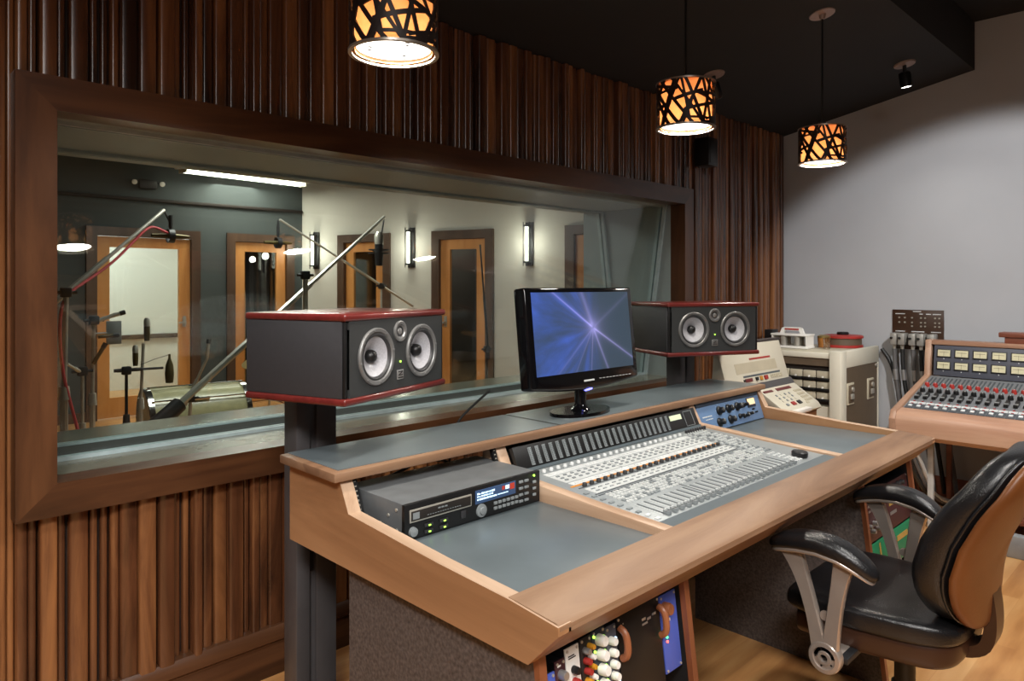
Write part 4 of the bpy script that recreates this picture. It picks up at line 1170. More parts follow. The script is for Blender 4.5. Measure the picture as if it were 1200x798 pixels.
b.box(cx0_+.01, cx1_, cy0_+.07, cy1_, .93, .965, bev=.006)
b.build('cream_frame', M['cream'], cb)
b = MB(); b.box(cx0_+.10, cx1_-.02, cy0_+.004, cy0_+.014, .02, .872); b.build('side_panel', M['olive'], cb)
for xx in (4.80, 5.16):
    b = MB(); b.box(xx-.055, xx+.055, cy0_-.004, cy0_+.006, .63, .77, 0, .002); b.box(xx-.043, xx+.043, cy0_-.008, cy0_-.003, .642, .758, 1, .002); b.box(xx-.02, xx+.025, cy0_-.018, cy0_-.006, .665, .700, 2, .004); b.cyl((xx+.01, cy0_-.004, .728), (xx+.01, cy0_-.018, .728), .016, seg=14, m=2)
    b.build('latch', [M['creamdk'], M['olive'], M['steel']], cb)['label'] = 'pale recessed latch'
for zz in (.85, .36):
    b = MB(); b.cyl((5.275, cy0_+.006, zz), (5.275, cy0_-.004, zz), .012, seg=12); b.build('screw', M['steel'], cb)
b = MB(); b.box(cx0_+.035, cx0_+.055, cy0_+.078, cy1_-.04, .63, .93); b.build('rack_opening', M['rackgap'], cb)
for j in range(3):
    for i in range(6):
        y0 = cy0_+.082+.088*i; z0 = .655+.068*j
        b = MB(); b.box(cx0_+.022, cx0_+.04, y0, y0+.080, z0+.012, z0+.056, 0, .002); b.box(cx0_+.010, cx0_+.034, y0, y0+.082, z0-.004, z0+.010, 1, .002); b.cyl((cx0_+.012, y0+.04, z0+.018), (cx0_+.023, y0+.04, z0+.018), .006, seg=8, m=2)
        b.build('circuit_card', [M['creamdk'], M['black'], M['white']], cb)
b = MB(); b.box(cx0_+.02, cx0_+.05, cy0_+.078, cy1_-.04, .88, .93); b.build('vent_panel', M['olive'], cb)
ct = .972
# things standing on the cabinet
cd = thing('bottle_caddy', 'white caddy with carrying handle holding clear tubes on the cream cabinet', 'caddy', (4.85, 2.16, ct))
b = MB(); b.box(-.06, .06, -.13, .13, 0, .016, bev=.003); b.box(-.06, .06, -.13, .13, .085, .098, bev=.003)
for sy in (-.125, .115): b.box(-.055, .055, sy, sy+.01, .01, .09)
b.prism([(-.085, .098), (-.07, .135), (-.055, .142), (.055, .142), (.07, .135), (.085, .098), (.06, .098), (.05, .120), (-.05, .120), (-.06, .098)], 'x', -.012, .012)
b.build('tray', M['white'], cd, world=False)
b = MB(); b.box(-.0135, .0135, -.05, .05, .122, .134, bev=.002); b.build('red_grip', M['redprint'], cd, world=False)
for i in range(5):
    for sx in (-.032, .032):
        b = MB(); b.lathe([(.0001, .017), (.020, .017), (.020, .08), (.017, .08)], (sx, -.095+.047*i, 0), seg=14); b.build('tube', M['steel'] if i % 2 else M['clear'], cd, world=False)
def jar(name, lab, cat, x, y, r, h, m, lid=None):
    t = thing(name, lab, cat, (x, y, ct))
    b = MB(); b.lathe([(.0001, 0), (r*.85, 0), (r*.9, .004), (r, h*.75), (r, h), (r*.93, h), (r*.92, h*.75), (r*.8, .008), (.0001, .008)], seg=22); b.build('body', m, t, world=False)
    if lid:
        b = MB(); b.lathe([(r*1.03, h-.002), (r*1.03, h+.010), (r*.6, h+.018), (.0001, h+.018)], seg=22); b.build('lid', lid, t, world=False)
jar('plastic_cup', 'small clear cup between the white caddy and the amber jar', 'cup', 5.00, 2.105, .027, .075, M['clear'])
jar('lidded_jar', 'amber jar with pale lid beside the red tape reel box', 'jar', 5.04, 2.02, .042, .068, M['amberglass'], M['cymbal'])
jar('plastic_cup', 'clear cup standing in front of the red tape reel box', 'cup', 4.90, 1.945, .024, .075, M['clear'])
jar('lidded_jar', 'amber jar with pale lid behind the top of the cream remote controller', 'jar', 5.02, 2.375, .042, .075, M['amberglass'], M['cymbal'])
tr = thing('tape_reel_box', 'round red and grey tape reel box with a black knob on the cream cabinet', 'reel box', (5.18, 1.945, ct))
b = MB(); b.lathe([(.0001, 0), (.128, 0), (.130, .014), (.122, .016), (.122, .066), (.0001, .066)], seg=40); b.build('box', M['olive'], tr, world=False)
b = MB(); b.lathe([(.122, .0665), (.132, .064), (.132, .078), (.122, .082), (.0001, .086)], seg=40); b.lathe([(.1305, -.0), (.1305, .016), (.12, .018)], seg=40); b.build('lid', M['redprint'], tr, world=False)
b = MB(); b.lathe([(.038, .084), (.040, .098), (.034, .104), (.0001, .104)], seg=20); b.build('knob', M['black'], tr, world=False)
b = MB(); b.box(4.84, 4.93, 2.30, 2.36, ct, ct+.118, bev=.004); b.box(4.845, 4.925, 2.298, 2.301, ct+.02, ct+.10); tag(b.build('black_box', M['black']), 'small black box behind the white caddy on the cream cabinet', 'box')

# ------------------------------------------------------------------ patch panel on the grey wall with its connectors and cables
PX = XR
pp = thing('patch_panel', 'dark brown connector panel screwed to the grey wall', 'patch panel', (PX, 1.52, 1.10))
b = MB(); b.box(PX-.012, PX, 1.365, 1.680, .966, 1.236, bev=.002); b.build('plate', M['brownpanel'], pp)
b = MB()
for y0 in (1.62, 1.655): 
    for zz in (1.150, 1.182): b.cyl((PX-.012, y0-.02, zz), (PX-.018, y0-.02, zz), .006, seg=10)
for y0 in (1.555, 1.50, 1.475, 1.415, 1.39):
    for zz in (1.125, 1.150, 1.182): b.cyl((PX-.012, y0, zz), (PX-.018, y0, zz), .006, seg=10)
b.build('jack', M['steel'], pp)
b = MB()
for y0, y1, zz in ((1.50, 1.55, 1.222), (1.60, 1.66, 1.205), (1.49, 1.51, 1.205), (1.44, 1.47, 1.205), (1.38, 1.43, 1.205), (1.60, 1.66, 1.085), (1.48, 1.56, 1.085), (1.38, 1.44, 1.085)): b.box(PX-.0135, PX-.011, y0, y1, zz, zz+.006)
b.build('label_strip', M['btnwhite'], pp)
def cable(name, mt, pts, r, lab, cat='cable', group=None, sm=2):
    b = MB(); b.tube(pts, r, seg=8, smooth=sm); return tag(b.build(name, mt), lab, cat, group)
CON = [(1.645, 'left end of the row under the brown wall panel'), (1.595, 'second from the left under the brown wall panel'), (1.530, 'middle of the row under the brown wall panel'), (1.480, 'fourth from the left under the brown wall panel'), (1.418, 'right end of the row under the brown wall panel')]
for k, (y, w) in enumerate(CON):
    t = thing('multipin_connector', 'grey multipin connector at the ' + w if k in (0, 2, 4) else 'grey multipin connector, ' + w, 'connector', (PX-.014, y, 1.02), 0, 'connectors plugged into the wall panel')
    b = MB(); b.box(-.10, 0, -.021, .021, -.022, .058, bev=.006, seg=2); b.box(-.07, -.03, -.023, .023, -.012, .048, bev=.003); b.build('shell', M['conn'], t, world=False)
    b = MB(); b.cyl((-.07, 0, -.02), (-.07, 0, -.055), .013, .010, seg=12); b.build('strain_relief', M['steel'], t, world=False)
    b = MB(); b.cyl((-.10, .008, .025), (-.115, .008, .025), .008, seg=10); b.build('release_knob', M['black'], t, world=False)
    e = y-.05 - .01*k
    cable('multicore_cable', M['cableblack' if k % 2 else 'cablegrey'], [(PX-.084, y, .97), (PX-.086, y-.004, .85), (PX-.088, y-.02, .70), (PX-.08, e, .45), (PX-.06, e-.03, .2), (PX-.05, e-.05, .03)], .014,
          ('grey' if k % 2 == 0 else 'black') + ' multicore cable hanging from the connector ' + ('at the left end', 'second from the left', 'in the middle', 'fourth from the left', 'at the right end')[k] + ' of the wall panel', 'cable', 'cables hanging from the wall panel')
    b = MB(); b.cyl((PX-.0865, y-.006, .83), (PX-.087, y-.013, .76), .0165, seg=12); tag(b.build('cable_sleeve', M['silver']), 'silver marker sleeve on the cable ' + ('at the left end', 'second from the left', 'in the middle', 'fourth from the left', 'at the right end')[k] + ' below the wall panel', 'cable sleeve', 'sleeves on the hanging cables')
cable('power_cable', M['cableblack'], [(5.34, 1.74, .96), (5.33, 1.68, .88), (5.31, 1.64, .75), (5.30, 1.60, .55), (5.29, 1.56, .30), (5.29, 1.52, .02)], .013, 'thick dark cable curving down from the back of the cream cabinet')
CB = [(0, 'black', 'outermost cable of the loom curving to the floor behind the chair arm'), (1, 'grey', 'middle cable of the loom curving to the floor behind the chair arm'), (2, 'white', 'innermost cable of the loom curving to the floor behind the chair arm')]
for k, c, lb in CB:
    cable('loom_cable', M[{'black': 'cableblack', 'grey': 'cablegrey', 'white': 'legwhite'}[c]], [(4.44+.03*k, 1.36-.02*k, .525), (4.46+.03*k, 1.33-.02*k, .46), (4.52+.03*k, 1.30-.02*k, .32), (4.68+.03*k, 1.27, .16), (4.92, 1.25-.03*k, .06+.012*k), (5.15, 1.22-.03*k, .02+.012*k)], .013, c + ' ' + lb, 'cable', 'loom of cables behind the desk')

# ------------------------------------------------------------------ vintage console by the grey wall
vc = thing('vintage_mixing_console', 'wood-framed vintage mixing console with meters and red-capped knobs by the grey wall', 'mixing console', (4.9, .8, 0))
VY1, VY0 = 1.405, .15
cheek = [(4.445, .530), (4.425, .555), (4.420, .640), (4.450, .684), (4.52, .700), (5.08, .832), (5.115, 1.055), (5.22, 1.055), (5.255, .86), (5.255, .530)]
for y0, y1 in ((VY1-.035, VY1), (VY0, VY0+.035)):
    b = MB(); b.prism(cheek, 'y', y0, y1, 0, .004); b.build('cheek', M['palewood_x'], vc)
b = MB(); b.prism([(4.45, .530), (4.428, .555), (4.423, .638), (4.440, .668), (4.470, .684), (4.535, .692), (4.535, .530)], 'y', VY0+.035, VY1-.0355, 0); b.build('front_rail', M['palewood_y'], vc)
b = MB(); b.box(5.115, 5.22, VY0+.035, VY1-.035, 1.025, 1.053, bev=.004); b.box(5.20, 5.22, VY0+.035, VY1-.035, .80, 1.03); b.build('header_rail', M['palewood_y'], vc)
b = MB(); b.box(4.53, 5.20, VY0+.035, VY1-.035, .56, .66); b.build('chassis', M['blackm'], vc)
sl = math.atan2(.829-.690, 5.085-4.53); SLN = (5.085-4.53)/math.cos(sl)
VS = Matrix.Translation((4.53, VY1-.04, .690)) @ Matrix(((0, 1, 0, 0), (-1, 0, 0, 0), (0, 0, 1, 0), (0, 0, 0, 1))) @ Matrix.Rotation(sl, 4, 'X')
# local: x to the right (towards -Y), y up the slope, z out of the surface
VW = VY1-VY0-.08
b = MB(VS); b.box(0, VW, 0, SLN, -.03, 0); b.build('control_panel', M['stripgrey'], vc)
PT = .0445; NC = 26
b = MB(VS)
for i in range(NC):
    x = .03+PT*i
    b.box(x-.0205, x+.0205, .008, .075, 0, .003, 0); b.box(x-.0205, x+.0205, .085, .115, 0, .001, 1)
b.build('strip_plates', [M['stripdark'], M['consolelight']], vc)
def vpart(name, mats, fn, lab=None):
    for i in range(NC):
        b = MB(VS); fn(b, .03+PT*i, i); o = b.build(name, mats, vc)
        if lab: o['label'] = lab
vpart('white_button', M['btnwhite'], lambda b, x, i: b.box(x-.010, x+.010, .030, .052, .002, .009, 0, .002), 'square white button')
def fcap(b, x, i):
    y = .155+.012*((i*7) % 5)/5
    b.box(x-.0025, x+.0025, .13, .25, 0, .001, 1); b.prism([(y, .001), (y, .018), (y+.025, .014), (y+.075, .018), (y+.075, .001)], 'x', x-.010, x+.010, 0); b.box(x-.0102, x+.0102, y+.024, y+.026, .010, .0165, 2)
vpart('fader_cap', [M['black'], M['slot'], M['btnwhite']], fcap)
vpart('grey_knob', [M['black'], M['btngrey']], lambda b, x, i: (b.cyl(VSL(x, .285, 0), VSL(x, .285, .018), .011, .009, 12, 0), b.box(x-.001, x+.001, .285, .294, .017, .019, 1))) if False else None
def kcyl(r, h, yy, m=0):
    def f(b, x, i): b.lathe([(r, 0), (r*.9, h*.8), (r*.7, h), (.0001, h)], (x, yy, .0), (0, 0, 1), 12, m); b.box(x-.001, x+.001, yy, yy+r*.9, h, h+.0012, 1)
    return f
vpart('black_knob', [M['black'], M['btnwhite']], kcyl(.015, .024, .285))
vpart('grey_knob', [M['btngrey'], M['black']], kcyl(.010, .020, .330))
vpart('red_knob', [M['redprint'], M['btnwhite']], kcyl(.014, .024, .380), 'red knob')
b = MB(VS)
for i in range(NC):
    x = .03+PT*i
    for yy in (.080, .118): b.box(x-.006, x+.006, yy, yy+.006, 0, .004, 0)
    for k in range(2): b.box(x-.014+.020*k, x-.006+.020*k, .405, .405+.13, 0, .003, 1)
    b.box(x-.003, x+.003, .31, .315, 0, .004, 0)
o = b.build('small_switches', [M['redprint'], M['slot']], vc); o['kind'] = 'stuff'
MX = Matrix.Translation((5.087, VY1-.04, .834)) @ Matrix(((0, 1, 0, 0), (-1, 0, 0, 0), (0, 0, 1, 0), (0, 0, 0, 1))) @ Matrix.Rotation(math.radians(81), 4, 'X')
b = MB(MX); b.box(.012, VW, 0, .190, -.015, 0, 0, .001); mp_ = b.build('meter_panel', M['metergrey'], vc)
for j in range(2):
    for i in range(10):
        x = .068+.098*i; y = .062+.078*j
        b = MB(MX); b.box(x-.040, x+.040, y-.026, y+.028, 0, .004, 0, .001); b.box(x-.034, x+.034, y-.018, y+.022, .003, .006, 1); b.box(x-.026, x+.026, y+.006, y+.008, .006, .0066, 2); b.box(x-.001, x+.0005, y-.016, y+.012, .006, .0068, 2)
        b.cyl(MX.inverted() @ (MX @ Vector((x, y-.033, 0))), (x, y-.033, .003), .003, seg=8, m=3)
        b.build('level_meter', [M['blackm'], M['meterface'], M['olive'], M['btnwhite']], mp_)
for (x, y, w, m, nm, lb) in ((4.62, 1.24, .03, 'legwhite', 'leg', 'pale grey square leg'), (5.24, 1.30, .03, 'rustwood', 'leg', 'reddish wooden leg'), (4.62, .25, .03, 'legwhite', 'leg', 'pale grey square leg'), (5.24, .25, .03, 'rustwood', 'leg', 'reddish wooden leg')):
    b = MB(); b.box(x-w/2, x+w/2, y-w/2, y+w/2, .0, .56, bev=.002); b.build(nm, M[m], vc)['label'] = lb
b = MB(); b.box(4.40, 4.46, .20, .92, 0, .115, bev=.006); b.box(4.46, 4.66, .2, .24, 0, .06); b.build('foot_rail', M['greypaint'], vc)['label'] = 'grey painted foot rail'
b = MB(); b.box(4.66, 5.2, .25, 1.05, .10, .135, bev=.004); b.build('lower_shelf', M['rustwood'], vc)
bx = thing('wooden_box', 'reddish wooden box with overhanging lid on top of the vintage console', 'box', (5.17, .83, 1.053))
b = MB(); b.box(-.045, .045, -.30, .15, 0, .036, bev=.002); b.build('body', M['rustwood'], bx, world=False)
b = MB(); b.box(-.055, .055, -.32, .180, .036, .066, bev=.006); b.build('lid', M['rustwood'], bx, world=False)

# ------------------------------------------------------------------ live room: wall lights, ceiling light, emergency light
SCZ = 1.61
for k, (u, lb) in enumerate(((S_of(4.489, 8.074)+.02, 'farthest metal wall sconce, seen above the near speaker beside the room corner'), (S_of(4.937, 6.671), 'middle metal wall sconce, between two doors beyond the window'), (S_of(5.398, 5.225), 'nearest metal wall sconce beyond the window, above the computer monitor'))):
    t = thing('wall_sconce', lb, 'wall light', wl(u, .001, SCZ), math.atan2(WD.y, WD.x), 'wall sconces in the live room')
    sg = 1 if WN.dot(Vector((-WD.y, WD.x, 0))) > 0 else -1
    b = MB(); b.box(-.045, .045, 0, sg*.02, 0, .46, bev=.003); b.build('back_plate', M['blackm'], t, world=False)
    b = MB(); b.cyl((0, sg*.075, .05), (0, sg*.075, .41), .018, seg=18); b.build('glass_tube', M['tubeglow'], t, world=False)['label'] = 'glowing glass tube'
    b = MB()
    for zz in (.03, .41): b.lathe([(.012, 0), (.042, 0), (.042, .018), (.012, .018)], (0, sg*.075, zz), seg=18); b.box(-.012, .012, 0, sg*.05, zz, zz+.018)
    for xx in (-.036, .036): b.cyl((xx, sg*.085, .0), (xx, sg*.085, .46), .005, seg=8)
    b.build('cage', M['blackm'], t, world=False)
    p = wl(u, .19, SCZ+.23); lamp('POINT', 'sconce_light', p, 4.5, (1,.92,.78), .05)
fx = thing('fluorescent_fixture', 'lit twin-tube fluorescent fixture under the live room ceiling', 'ceiling light', (3.55, 7.95, 2.62), math.radians(4))
b = MB(); b.box(-.78, .78, -.09, .09, .03, .10, bev=.006); b.box(-.70, -.66, -.01, .01, .10, .104); b.build('housing', M['white'], fx, world=False)
for yy in (-.05, .05):
    b = MB(); b.cyl((-.72, yy, .012), (.72, yy, .012), .016, seg=12); b.build('tube', M['fluor'], fx, world=False)['label'] = 'glowing fluorescent tube'
b = MB()
for xx in (-.74, .72): b.box(xx, xx+.02, -.08, .08, -.01, .03)
b.build('lamp_holder', M['creamdk'], fx, world=False)
lamp('AREA', 'fluorescent_light', (3.55, 7.9, 2.58), 26, (1,.93,.8), .9, (0, 0, -1))
em = thing('emergency_light', 'twin-headed emergency light on the dark far wall', 'emergency light', (2.585, YF, 2.50))
b = MB(); b.box(-.09, .09, -.06, 0, -.05, .05, bev=.01); b.box(-.16, .16, -.04, -.02, .02, .035); b.build('body', M['blackm'], em, world=False)
for xx in (-.14, .14):
    b = MB(); b.lathe([(.014, 0), (.024, .02), (.027, .04), (.0001, .044)], (xx, -.03, .02), (0, -1, -.3), 18); b.build('lamp_head', M['white'], em, world=False)
lamp('AREA', 'booth_light', (2.6, 9.4, 2.6), 62, (1,.96,.9), .8, (0, 0, -1))
lamp('AREA', 'live_room_light', (2.6, 5.4, 2.66), 62, (1,.95,.88), 1.2, (0, 0, -1))
lamp('AREA', 'vestibule_fill', wl(2.1, -.8, 2.5), 40, (1,.92,.8), .4, (0, 0, -1))  # added lamp, brightens what shows through the splayed wall's door glass

# ------------------------------------------------------------------ live room: microphone stands, microphones and drums
def rod(b, p, q, r, m=0, seg=8): b.cyl(p, q, r, r, seg, m)
def mic_stand(label, foot, top, boom, r=.013, base='tripod', mt='steel', clutch=True, weight=None):
    t = thing('microphone_stand', label, 'microphone stand', (foot[0], foot[1], 0), 0, 'microphone stands in the live room')
    mid = top[2]*.55
    b = MB(); rod(b, (foot[0], foot[1], .05), (foot[0], foot[1], mid), r*1.25); b.build('lower_tube', M[mt], t)
    b = MB(); rod(b, (foot[0], foot[1], mid-.02), top, r*.85); b.build('upper_tube', M[mt], t)
    if clutch:
        b = MB(); b.cyl((foot[0], foot[1], mid-.04), (foot[0], foot[1], mid+.04), r*2, r*1.6, 12); b.build('height_clutch', M[mt], t)
    if base == 'tripod':
        for k in range(3):
            a = 2*PI*k/3+.6; b = MB(); rod(b, (foot[0], foot[1], .18), (foot[0]+.32*math.cos(a), foot[1]+.32*math.sin(a), .012), r*.8); b.build('leg', M[mt], t)
    else:
        b = MB(); b.lathe([(.14, 0), (.14, .02), (.02, .05), (.0001, .05)], (foot[0], foot[1], 0), seg=24); b.build('base', M['blackm'], t)
    if boom:
        p, q = Vector(boom[0]), Vector(boom[1])
        b = MB(); rod(b, p, p*.45+q*.55, r*1.0); rod(b, p*.5+q*.5, q, r*.72); b.build('boom', M[mt], t)
        b = MB(); b.box(top[0]-.03, top[0]+.03, top[1]-.02, top[1]+.02, top[2]-.03, top[2]+.03, bev=.008); b.cyl((top[0]-.06, top[1], top[2]), (top[0]+.06, top[1], top[2]), .010, seg=8); b.build('boom_clamp', M['blackm'], t)
        if weight:
            d = (p-q).normalized(); b = MB(); b.cyl(p, p+d*.22, .045, .050, 16); b.build('counterweight', M['blackm'], t)
    return t
def condenser(label, pos, hang, sz=1.0, m='mic', mount=True):
    t = thing('microphone', label, 'microphone', pos, 0, 'microphones in the live room')
    b = MB(); b.lathe([(.0001, -.09*sz), (.020*sz, -.088*sz), (.024*sz, -.03*sz), (.024*sz, .03*sz), (.0001, .03*sz)], seg=16); b.build('body', M[m], t, world=False)
    b = MB(); b.lathe([(.025*sz, .03*sz), (.025*sz, .08*sz), (.014*sz, .10*sz), (.0001, .103*sz)], seg=16); b.build('grille', M['steel'], t, world=False)
    if mount:
        b = MB()
        for zz in (-.03, .0): b.lathe([(.052*sz, zz-.004), (.058*sz, zz-.004), (.058*sz, zz+.004), (.052*sz, zz+.004), (.052*sz, zz-.004)], seg=24)
        for k in range(4): a = PI/2*k; rod(b, (.024*sz*math.cos(a), .024*sz*math.sin(a), -.02), (.055*sz*math.cos(a), .055*sz*math.sin(a), .0), .003)
        b.tube([(0, 0, -.09*sz), Vector(hang)*.5, hang], .007, seg=6); b.build('shock_mount', M['blackm'], t, world=False)
    return t
def flat_mic(label, pos, hang):      # a side-address microphone lying level in a cross-shaped mount
    t = thing('microphone', label, 'microphone', pos, 0, 'microphones in the live room')
    b = MB(); b.cyl((-.13, .0, 0), (.02, 0, 0), .014, .020, 12); b.cyl((.02, 0, 0), (.13, 0, 0), .020, .010, 12); b.build('body', M['mic'], t, world=False)
    b = MB(); b.lathe([(.045, -.02), (.050, -.02), (.050, .02), (.045, .02), (.045, -.02)], (0, 0, 0), (1, 0, 0), 20); b.tube([(0, 0, .02), (0, 0, .09), hang], .008, seg=8); b.cyl((0, 0, .06), (0, 0, .15), .014, seg=10); b.build('mount', M['blackm'], t, world=False)
    return t
mic_stand('tall boom stand at the far left of the window with a red cable along it', (1.09, 5.0), (1.10, 5.0, 1.36), ((.85, 4.93, 1.13), (1.80, 5.4, 1.945)), .018)
flat_mic('microphone hung from the left boom tip in front of the first door', (1.845, 5.4, 1.76), (-.045, 0, .185))
cable('microphone_cable', M['cablered'], [(1.82, 5.38, 1.78), (1.72, 5.36, 1.82), (1.66, 5.33, 1.80), (1.58, 5.29, 1.72), (1.42, 5.2, 1.56), (1.25, 5.1, 1.44), (1.12, 5.02, 1.36), (1.06, 4.98, 1.25), (1.07, 4.98, .9), (1.14, 4.98, .60), (1.18, 4.96, .40), (1.2, 4.95, .02)], .009, 'red microphone cable running down the left boom stand')
mic_stand('big chrome boom stand crossing the window behind the near speaker, with a black counterweight', (2.45, 4.55), (2.45, 4.55, 1.475), ((1.50, 4.25, .72), (3.41, 5.0, 1.975)), .021, weight=True)
condenser('large microphone in a shock mount hanging from the big boom tip', (3.36, 5.0, 1.70), (.05, 0, .26), 1.5, 'blackm')
mic_stand('thin boom stand sloping down to the right behind the big chrome boom', (4.06, 6.0), (4.06, 6.0, 1.40), ((4.45, 6.0, 1.19), (2.98, 6.0, 1.995)), .013)
flat_mic('microphone hung level in front of the second door', (2.965, 6.0, 1.785), (.0, 0, .20))
mic_stand('slim boom stand in front of the glass door right of the near speaker', (4.575, 5.0), (4.575, 5.0, .80), ((4.60, 5.0, .70), (4.49, 5.0, 1.79)), .012, 'round', 'blackm')
mic_stand('short straight chrome stand beside the left boom stand', (1.26, 5.3), (1.26, 5.3, .84), ((1.26, 5.3, .83), (1.16, 5.24, .90)), .012)
mic_stand('straight chrome stand holding a pair of small clamps before the first door', (1.33, 5.35), (1.34, 5.35, 1.17), ((1.33, 5.35, 1.15), (1.47, 5.35, 1.21)), .014)
def clampmic(lab, p, d, L=.10, m='steel'):
    t = thing('microphone', lab, 'microphone', p, 0, 'microphones in the live room'); d = Vector(d).normalized()
    b = MB(); b.cyl((0, 0, 0), d*L, .013, .013, 12); b.build('body', M[m], t, world=False)
    b = MB(); b.cyl(d*L, d*(L+.035), .016, .016, 12); b.build('grille', M['blackm'], t, world=False)
clampmic('small chrome microphone topmost on the clamp stand before the first door', (1.40, 5.35, 1.18), (.8, 0, .25))
clampmic('small dark microphone middle of the clamp stand before the first door', (1.36, 5.33, 1.06), (.9, 0, .05), .09, 'mic')
clampmic('small brown microphone tilted on the lower clamp before the first door', (1.33, 5.33, .88), (.45, 0, .8), .12, 'mic')
b = MB(); b.box(1.425, 1.52, 5.39, 5.40, 1.00, 1.16, bev=.003); b.tube([(1.34, 5.36, 1.08), (1.43, 5.395, 1.08)], .006); tag(b.build('baffle_plate', M['consolegrey']), 'small grey screen plate clipped to the clamp stand', 'plate')
mic_stand('dark stand with a level crossbar in front of the first door', (1.61, 5.6), (1.61, 5.6, .79), ((1.53, 5.6, .795), (1.86, 5.6, .79)), .013, 'tripod', 'blackm')
mic_stand('chrome stand carrying an upright microphone in front of the first door', (1.71, 5.62), (1.73, 5.62, .98), None, .013)
condenser('upright dark microphone atop the chrome stand before the first door', (1.755, 5.62, 1.075), (0,0,-.1), .9, 'mic', False)
condenser('short dark microphone standing on the level crossbar', (1.67, 5.6, .89), (0,0,-.1), .8, 'mic', False)
t = thing('microphone', 'bottle-shaped bronze microphone hanging at the right end of the crossbar', 'microphone', (1.905, 5.6, .77), 0, 'microphones in the live room')
b = MB(); b.lathe([(.0001, -.10), (.026, -.095), (.032, -.03), (.026, .04), (.010, .085), (.008, .12), (.0001, .12)], seg=16); b.build('body', M['mic'], t, world=False)
b = MB(); b.tube([(0, 0, .115), (-.10, 0, .09), (-.20, 0, .055)], .003, seg=6); b.build('cord', M['cablegrey'], t, world=False)
mic_stand('short chrome boom arm rising from behind the drum', (2.03, 5.55), (2.04, 5.55, .55), ((2.0, 5.55, .50), (2.14, 5.5, .84)), .016, 'tripod', 'steel')
clampmic('small black-headed microphone on the short arm above the drum', (2.14, 5.5, .84), (.06, 0, .5), .12)

dr = thing('bass_drum', 'large olive pearl drum lying on its side behind the window sill', 'drum', (2.22, 5.95, .30))
ax = Vector((1, -.12, 0)).normalized(); R_ = .285
b = MB(); b.lathe([(R_, -.36), (R_, .36)], (0,0,0), ax, 48); b.lathe([(R_-.01, -.36), (R_, -.36)], (0,0,0), ax, 48); b.build('shell', M['drumwrap'], dr, world=False)
for s in (-1, 1):
    b = MB(); b.lathe([(R_+.002, s*.36-.02), (R_+.014, s*.36-.02), (R_+.014, s*.36+.02), (R_-.012, s*.36+.02), (R_-.012, s*.36-.02), (R_+.002, s*.36-.02)], (0,0,0), ax, 48); b.build('hoop', M['chrome'], dr, world=False)
    b = MB(); b.lathe([(.0001, s*.366), (R_-.01, s*.362)], (0,0,0), ax, 48); b.build('drum_head', M['drumskin'], dr, world=False)
sd = ax.cross(Vector((0, 0, 1))).normalized()
for k in range(10):
    a = 2*PI*k/10+.15; n = sd*math.cos(a)+Vector((0, 0, 1))*math.sin(a)
    b = MB(); b.cyl(n*(R_+.022)-ax*.36, n*(R_+.022)+ax*.36, .006, seg=8); b.cyl(n*(R_+.015)-ax*.06, n*(R_+.015)+ax*.06, .013, seg=8); b.build('tension_rod', M['chrome'], dr, world=False)
sn = thing('snare_drum', 'snare drum with white head on a low stand beyond the window sill', 'drum', (2.95, 5.75, 0))
b = MB(); b.lathe([(.18, .44), (.18, .575)], seg=36); b.build('shell', M['drumred'], sn, world=False)
b = MB(); b.lathe([(.0001, .580), (.182, .578)], seg=36); b.build('drum_head', M['drumskin'], sn, world=False)
b = MB()
for zz in (.44, .572): b.lathe([(.180, zz-.01), (.192, zz-.01), (.192, zz+.012), (.180, zz+.012), (.180, zz-.01)], seg=36)
for k in range(8): a = 2*PI*k/8; b.cyl((.188*math.cos(a), .188*math.sin(a), .44), (.188*math.cos(a), .188*math.sin(a), .575), .006, seg=6)
b.build('hoop', M['chrome'], sn, world=False)
b = MB(); rod(b, (0, 0, .1), (0, 0, .43), .014)
for k in range(3): a = 2*PI*k/3; rod(b, (0, 0, .2), (.26*math.cos(a), .26*math.sin(a), .012), .009); rod(b, (0, 0, .36), (.17*math.cos(a+.5), .17*math.sin(a+.5), .435), .008)
b.build('stand', M['chrome'], sn, world=False)
def cymbal(lab, x, y, h, r, tilt):
    t = thing('cymbal', lab, 'cymbal', (x, y, 0), 0, 'cymbals of the drum kit')
    b = MB(); b.lathe([(r, -.012), (r*.55, .006), (r*.22, .014), (r*.17, .034), (.012, .042), (.010, .040), (r*.16, .031), (r*.22, .011), (r*.55, .003), (r, -.014)], (0, 0, h), (tilt[0], tilt[1], 1), 40); b.build('plate', M['cymbal'], t, world=False)
    b = MB(); rod(b, (0, 0, .1), (0, 0, h+.07), .011)
    for k in range(3): a = 2*PI*k/3+.3; rod(b, (0, 0, .22), (.28*math.cos(a), .28*math.sin(a), .012), .009)
    b.build('stand', M['chrome'], t, world=False)
cymbal('brass cymbal beside the snare drum, low behind the near speaker', 2.86, 5.25, .50, .22, (.25, -.1))
cymbal('brass cymbal farther back, its rim showing left of the near speaker', 3.05, 6.35, .72, .25, (-.25, -.1))
bt = thing('plastic_bottle', 'tiny orange bottle on the far window sill left of the computer monitor', 'bottle', (3.36, 3.21, OZ0))
b = MB(); b.lathe([(.0001, 0), (.022, 0), (.022, .05), (.010, .066), (.010, .07)], seg=16); b.build('body', M['orange'], bt, world=False)
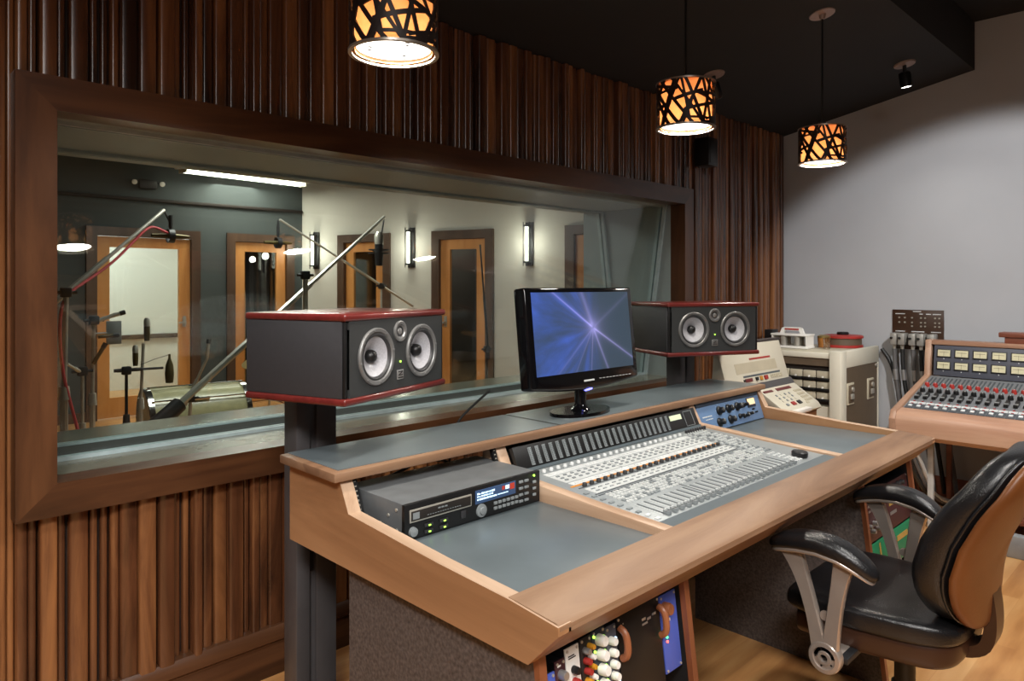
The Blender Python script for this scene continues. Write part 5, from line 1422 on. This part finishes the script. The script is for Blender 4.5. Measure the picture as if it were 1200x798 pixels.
b = MB(); b.lathe([(.012, .068), (.012, .086), (.0001, .086)], seg=12); b.build('cap', M['redprint'], bt, world=False)
# ------------------------------------------------------------------ light of the control room
for p_, a_, e_, c_, r_l in (((-.8, -.5, 3.05), (.46, .66, -1), 560, 70, .35),     # onto the lower slats and the left end of the desk
                            ((.9, -.9, 3.05), (.20, .60, -1), 235, 76, .25),
                            ((2.4, -.4, 3.05), (.05, .22, -1), 150, 84, .16),
                            ((3.9, -.3, 3.05), (.02, .40, -1), 170, 76, .16),
                            ((.0, .9, 3.0), (.12, .75, -1), 70, 70, .12)):
    lamp('SPOT', 'unseen_downlight', p_, e_, (1,.965,.92), r_l, a_, math.radians(c_), .6)  # lamps added out of view to fill the room, no fixtures modelled
lamp('SPOT', 'wall_spotlight', (2.6, -.4, 3.05), 330, (1,.99,.98), .05, (2.78, 1.6, -1.98), math.radians(46), .3)
lamp('AREA', 'room_fill_light', (-.9, -1.6, 3.08), 62, (1,.97,.94), 1.3, (.1, .2, -1))  # unseen disc added as general fill, not a ceiling fixture

w = bpy.data.worlds.new('World'); SC.world = w; w.use_nodes = True
w.node_tree.nodes['Background'].inputs[0].default_value = (.02,.02,.02,1); w.node_tree.nodes['Background'].inputs[1].default_value = .3

# ------------------------------------------------------------------ camera
A = math.atan2(849, 834)
cam = bpy.data.cameras.new('Camera'); co_ = bpy.data.objects.new('Camera', cam); COL.objects.link(co_)
co_.location = (0, 0, 1.40); co_.rotation_euler = (PI/2, 0, A-PI/2)
cam.sensor_fit = 'HORIZONTAL'; cam.sensor_width = 36; cam.lens = 36*834/1200
cam.shift_x = 0; cam.shift_y = -(399-335)/1200
cam.clip_start = .02
SC.camera = co_
SC.view_settings.view_transform = 'Standard'; SC.view_settings.look = 'None'
SC.view_settings.gamma = 1; SC.view_settings.use_curve_mapping = False; SC.view_settings.exposure = 0
SC.cycles.transparent_max_bounces = 24; SC.cycles.max_bounces = 10; SC.cycles.glossy_bounces = 6; SC.cycles.transmission_bounces = 8
SC.cycles.sample_clamp_indirect = 6; SC.cycles.use_denoising = True
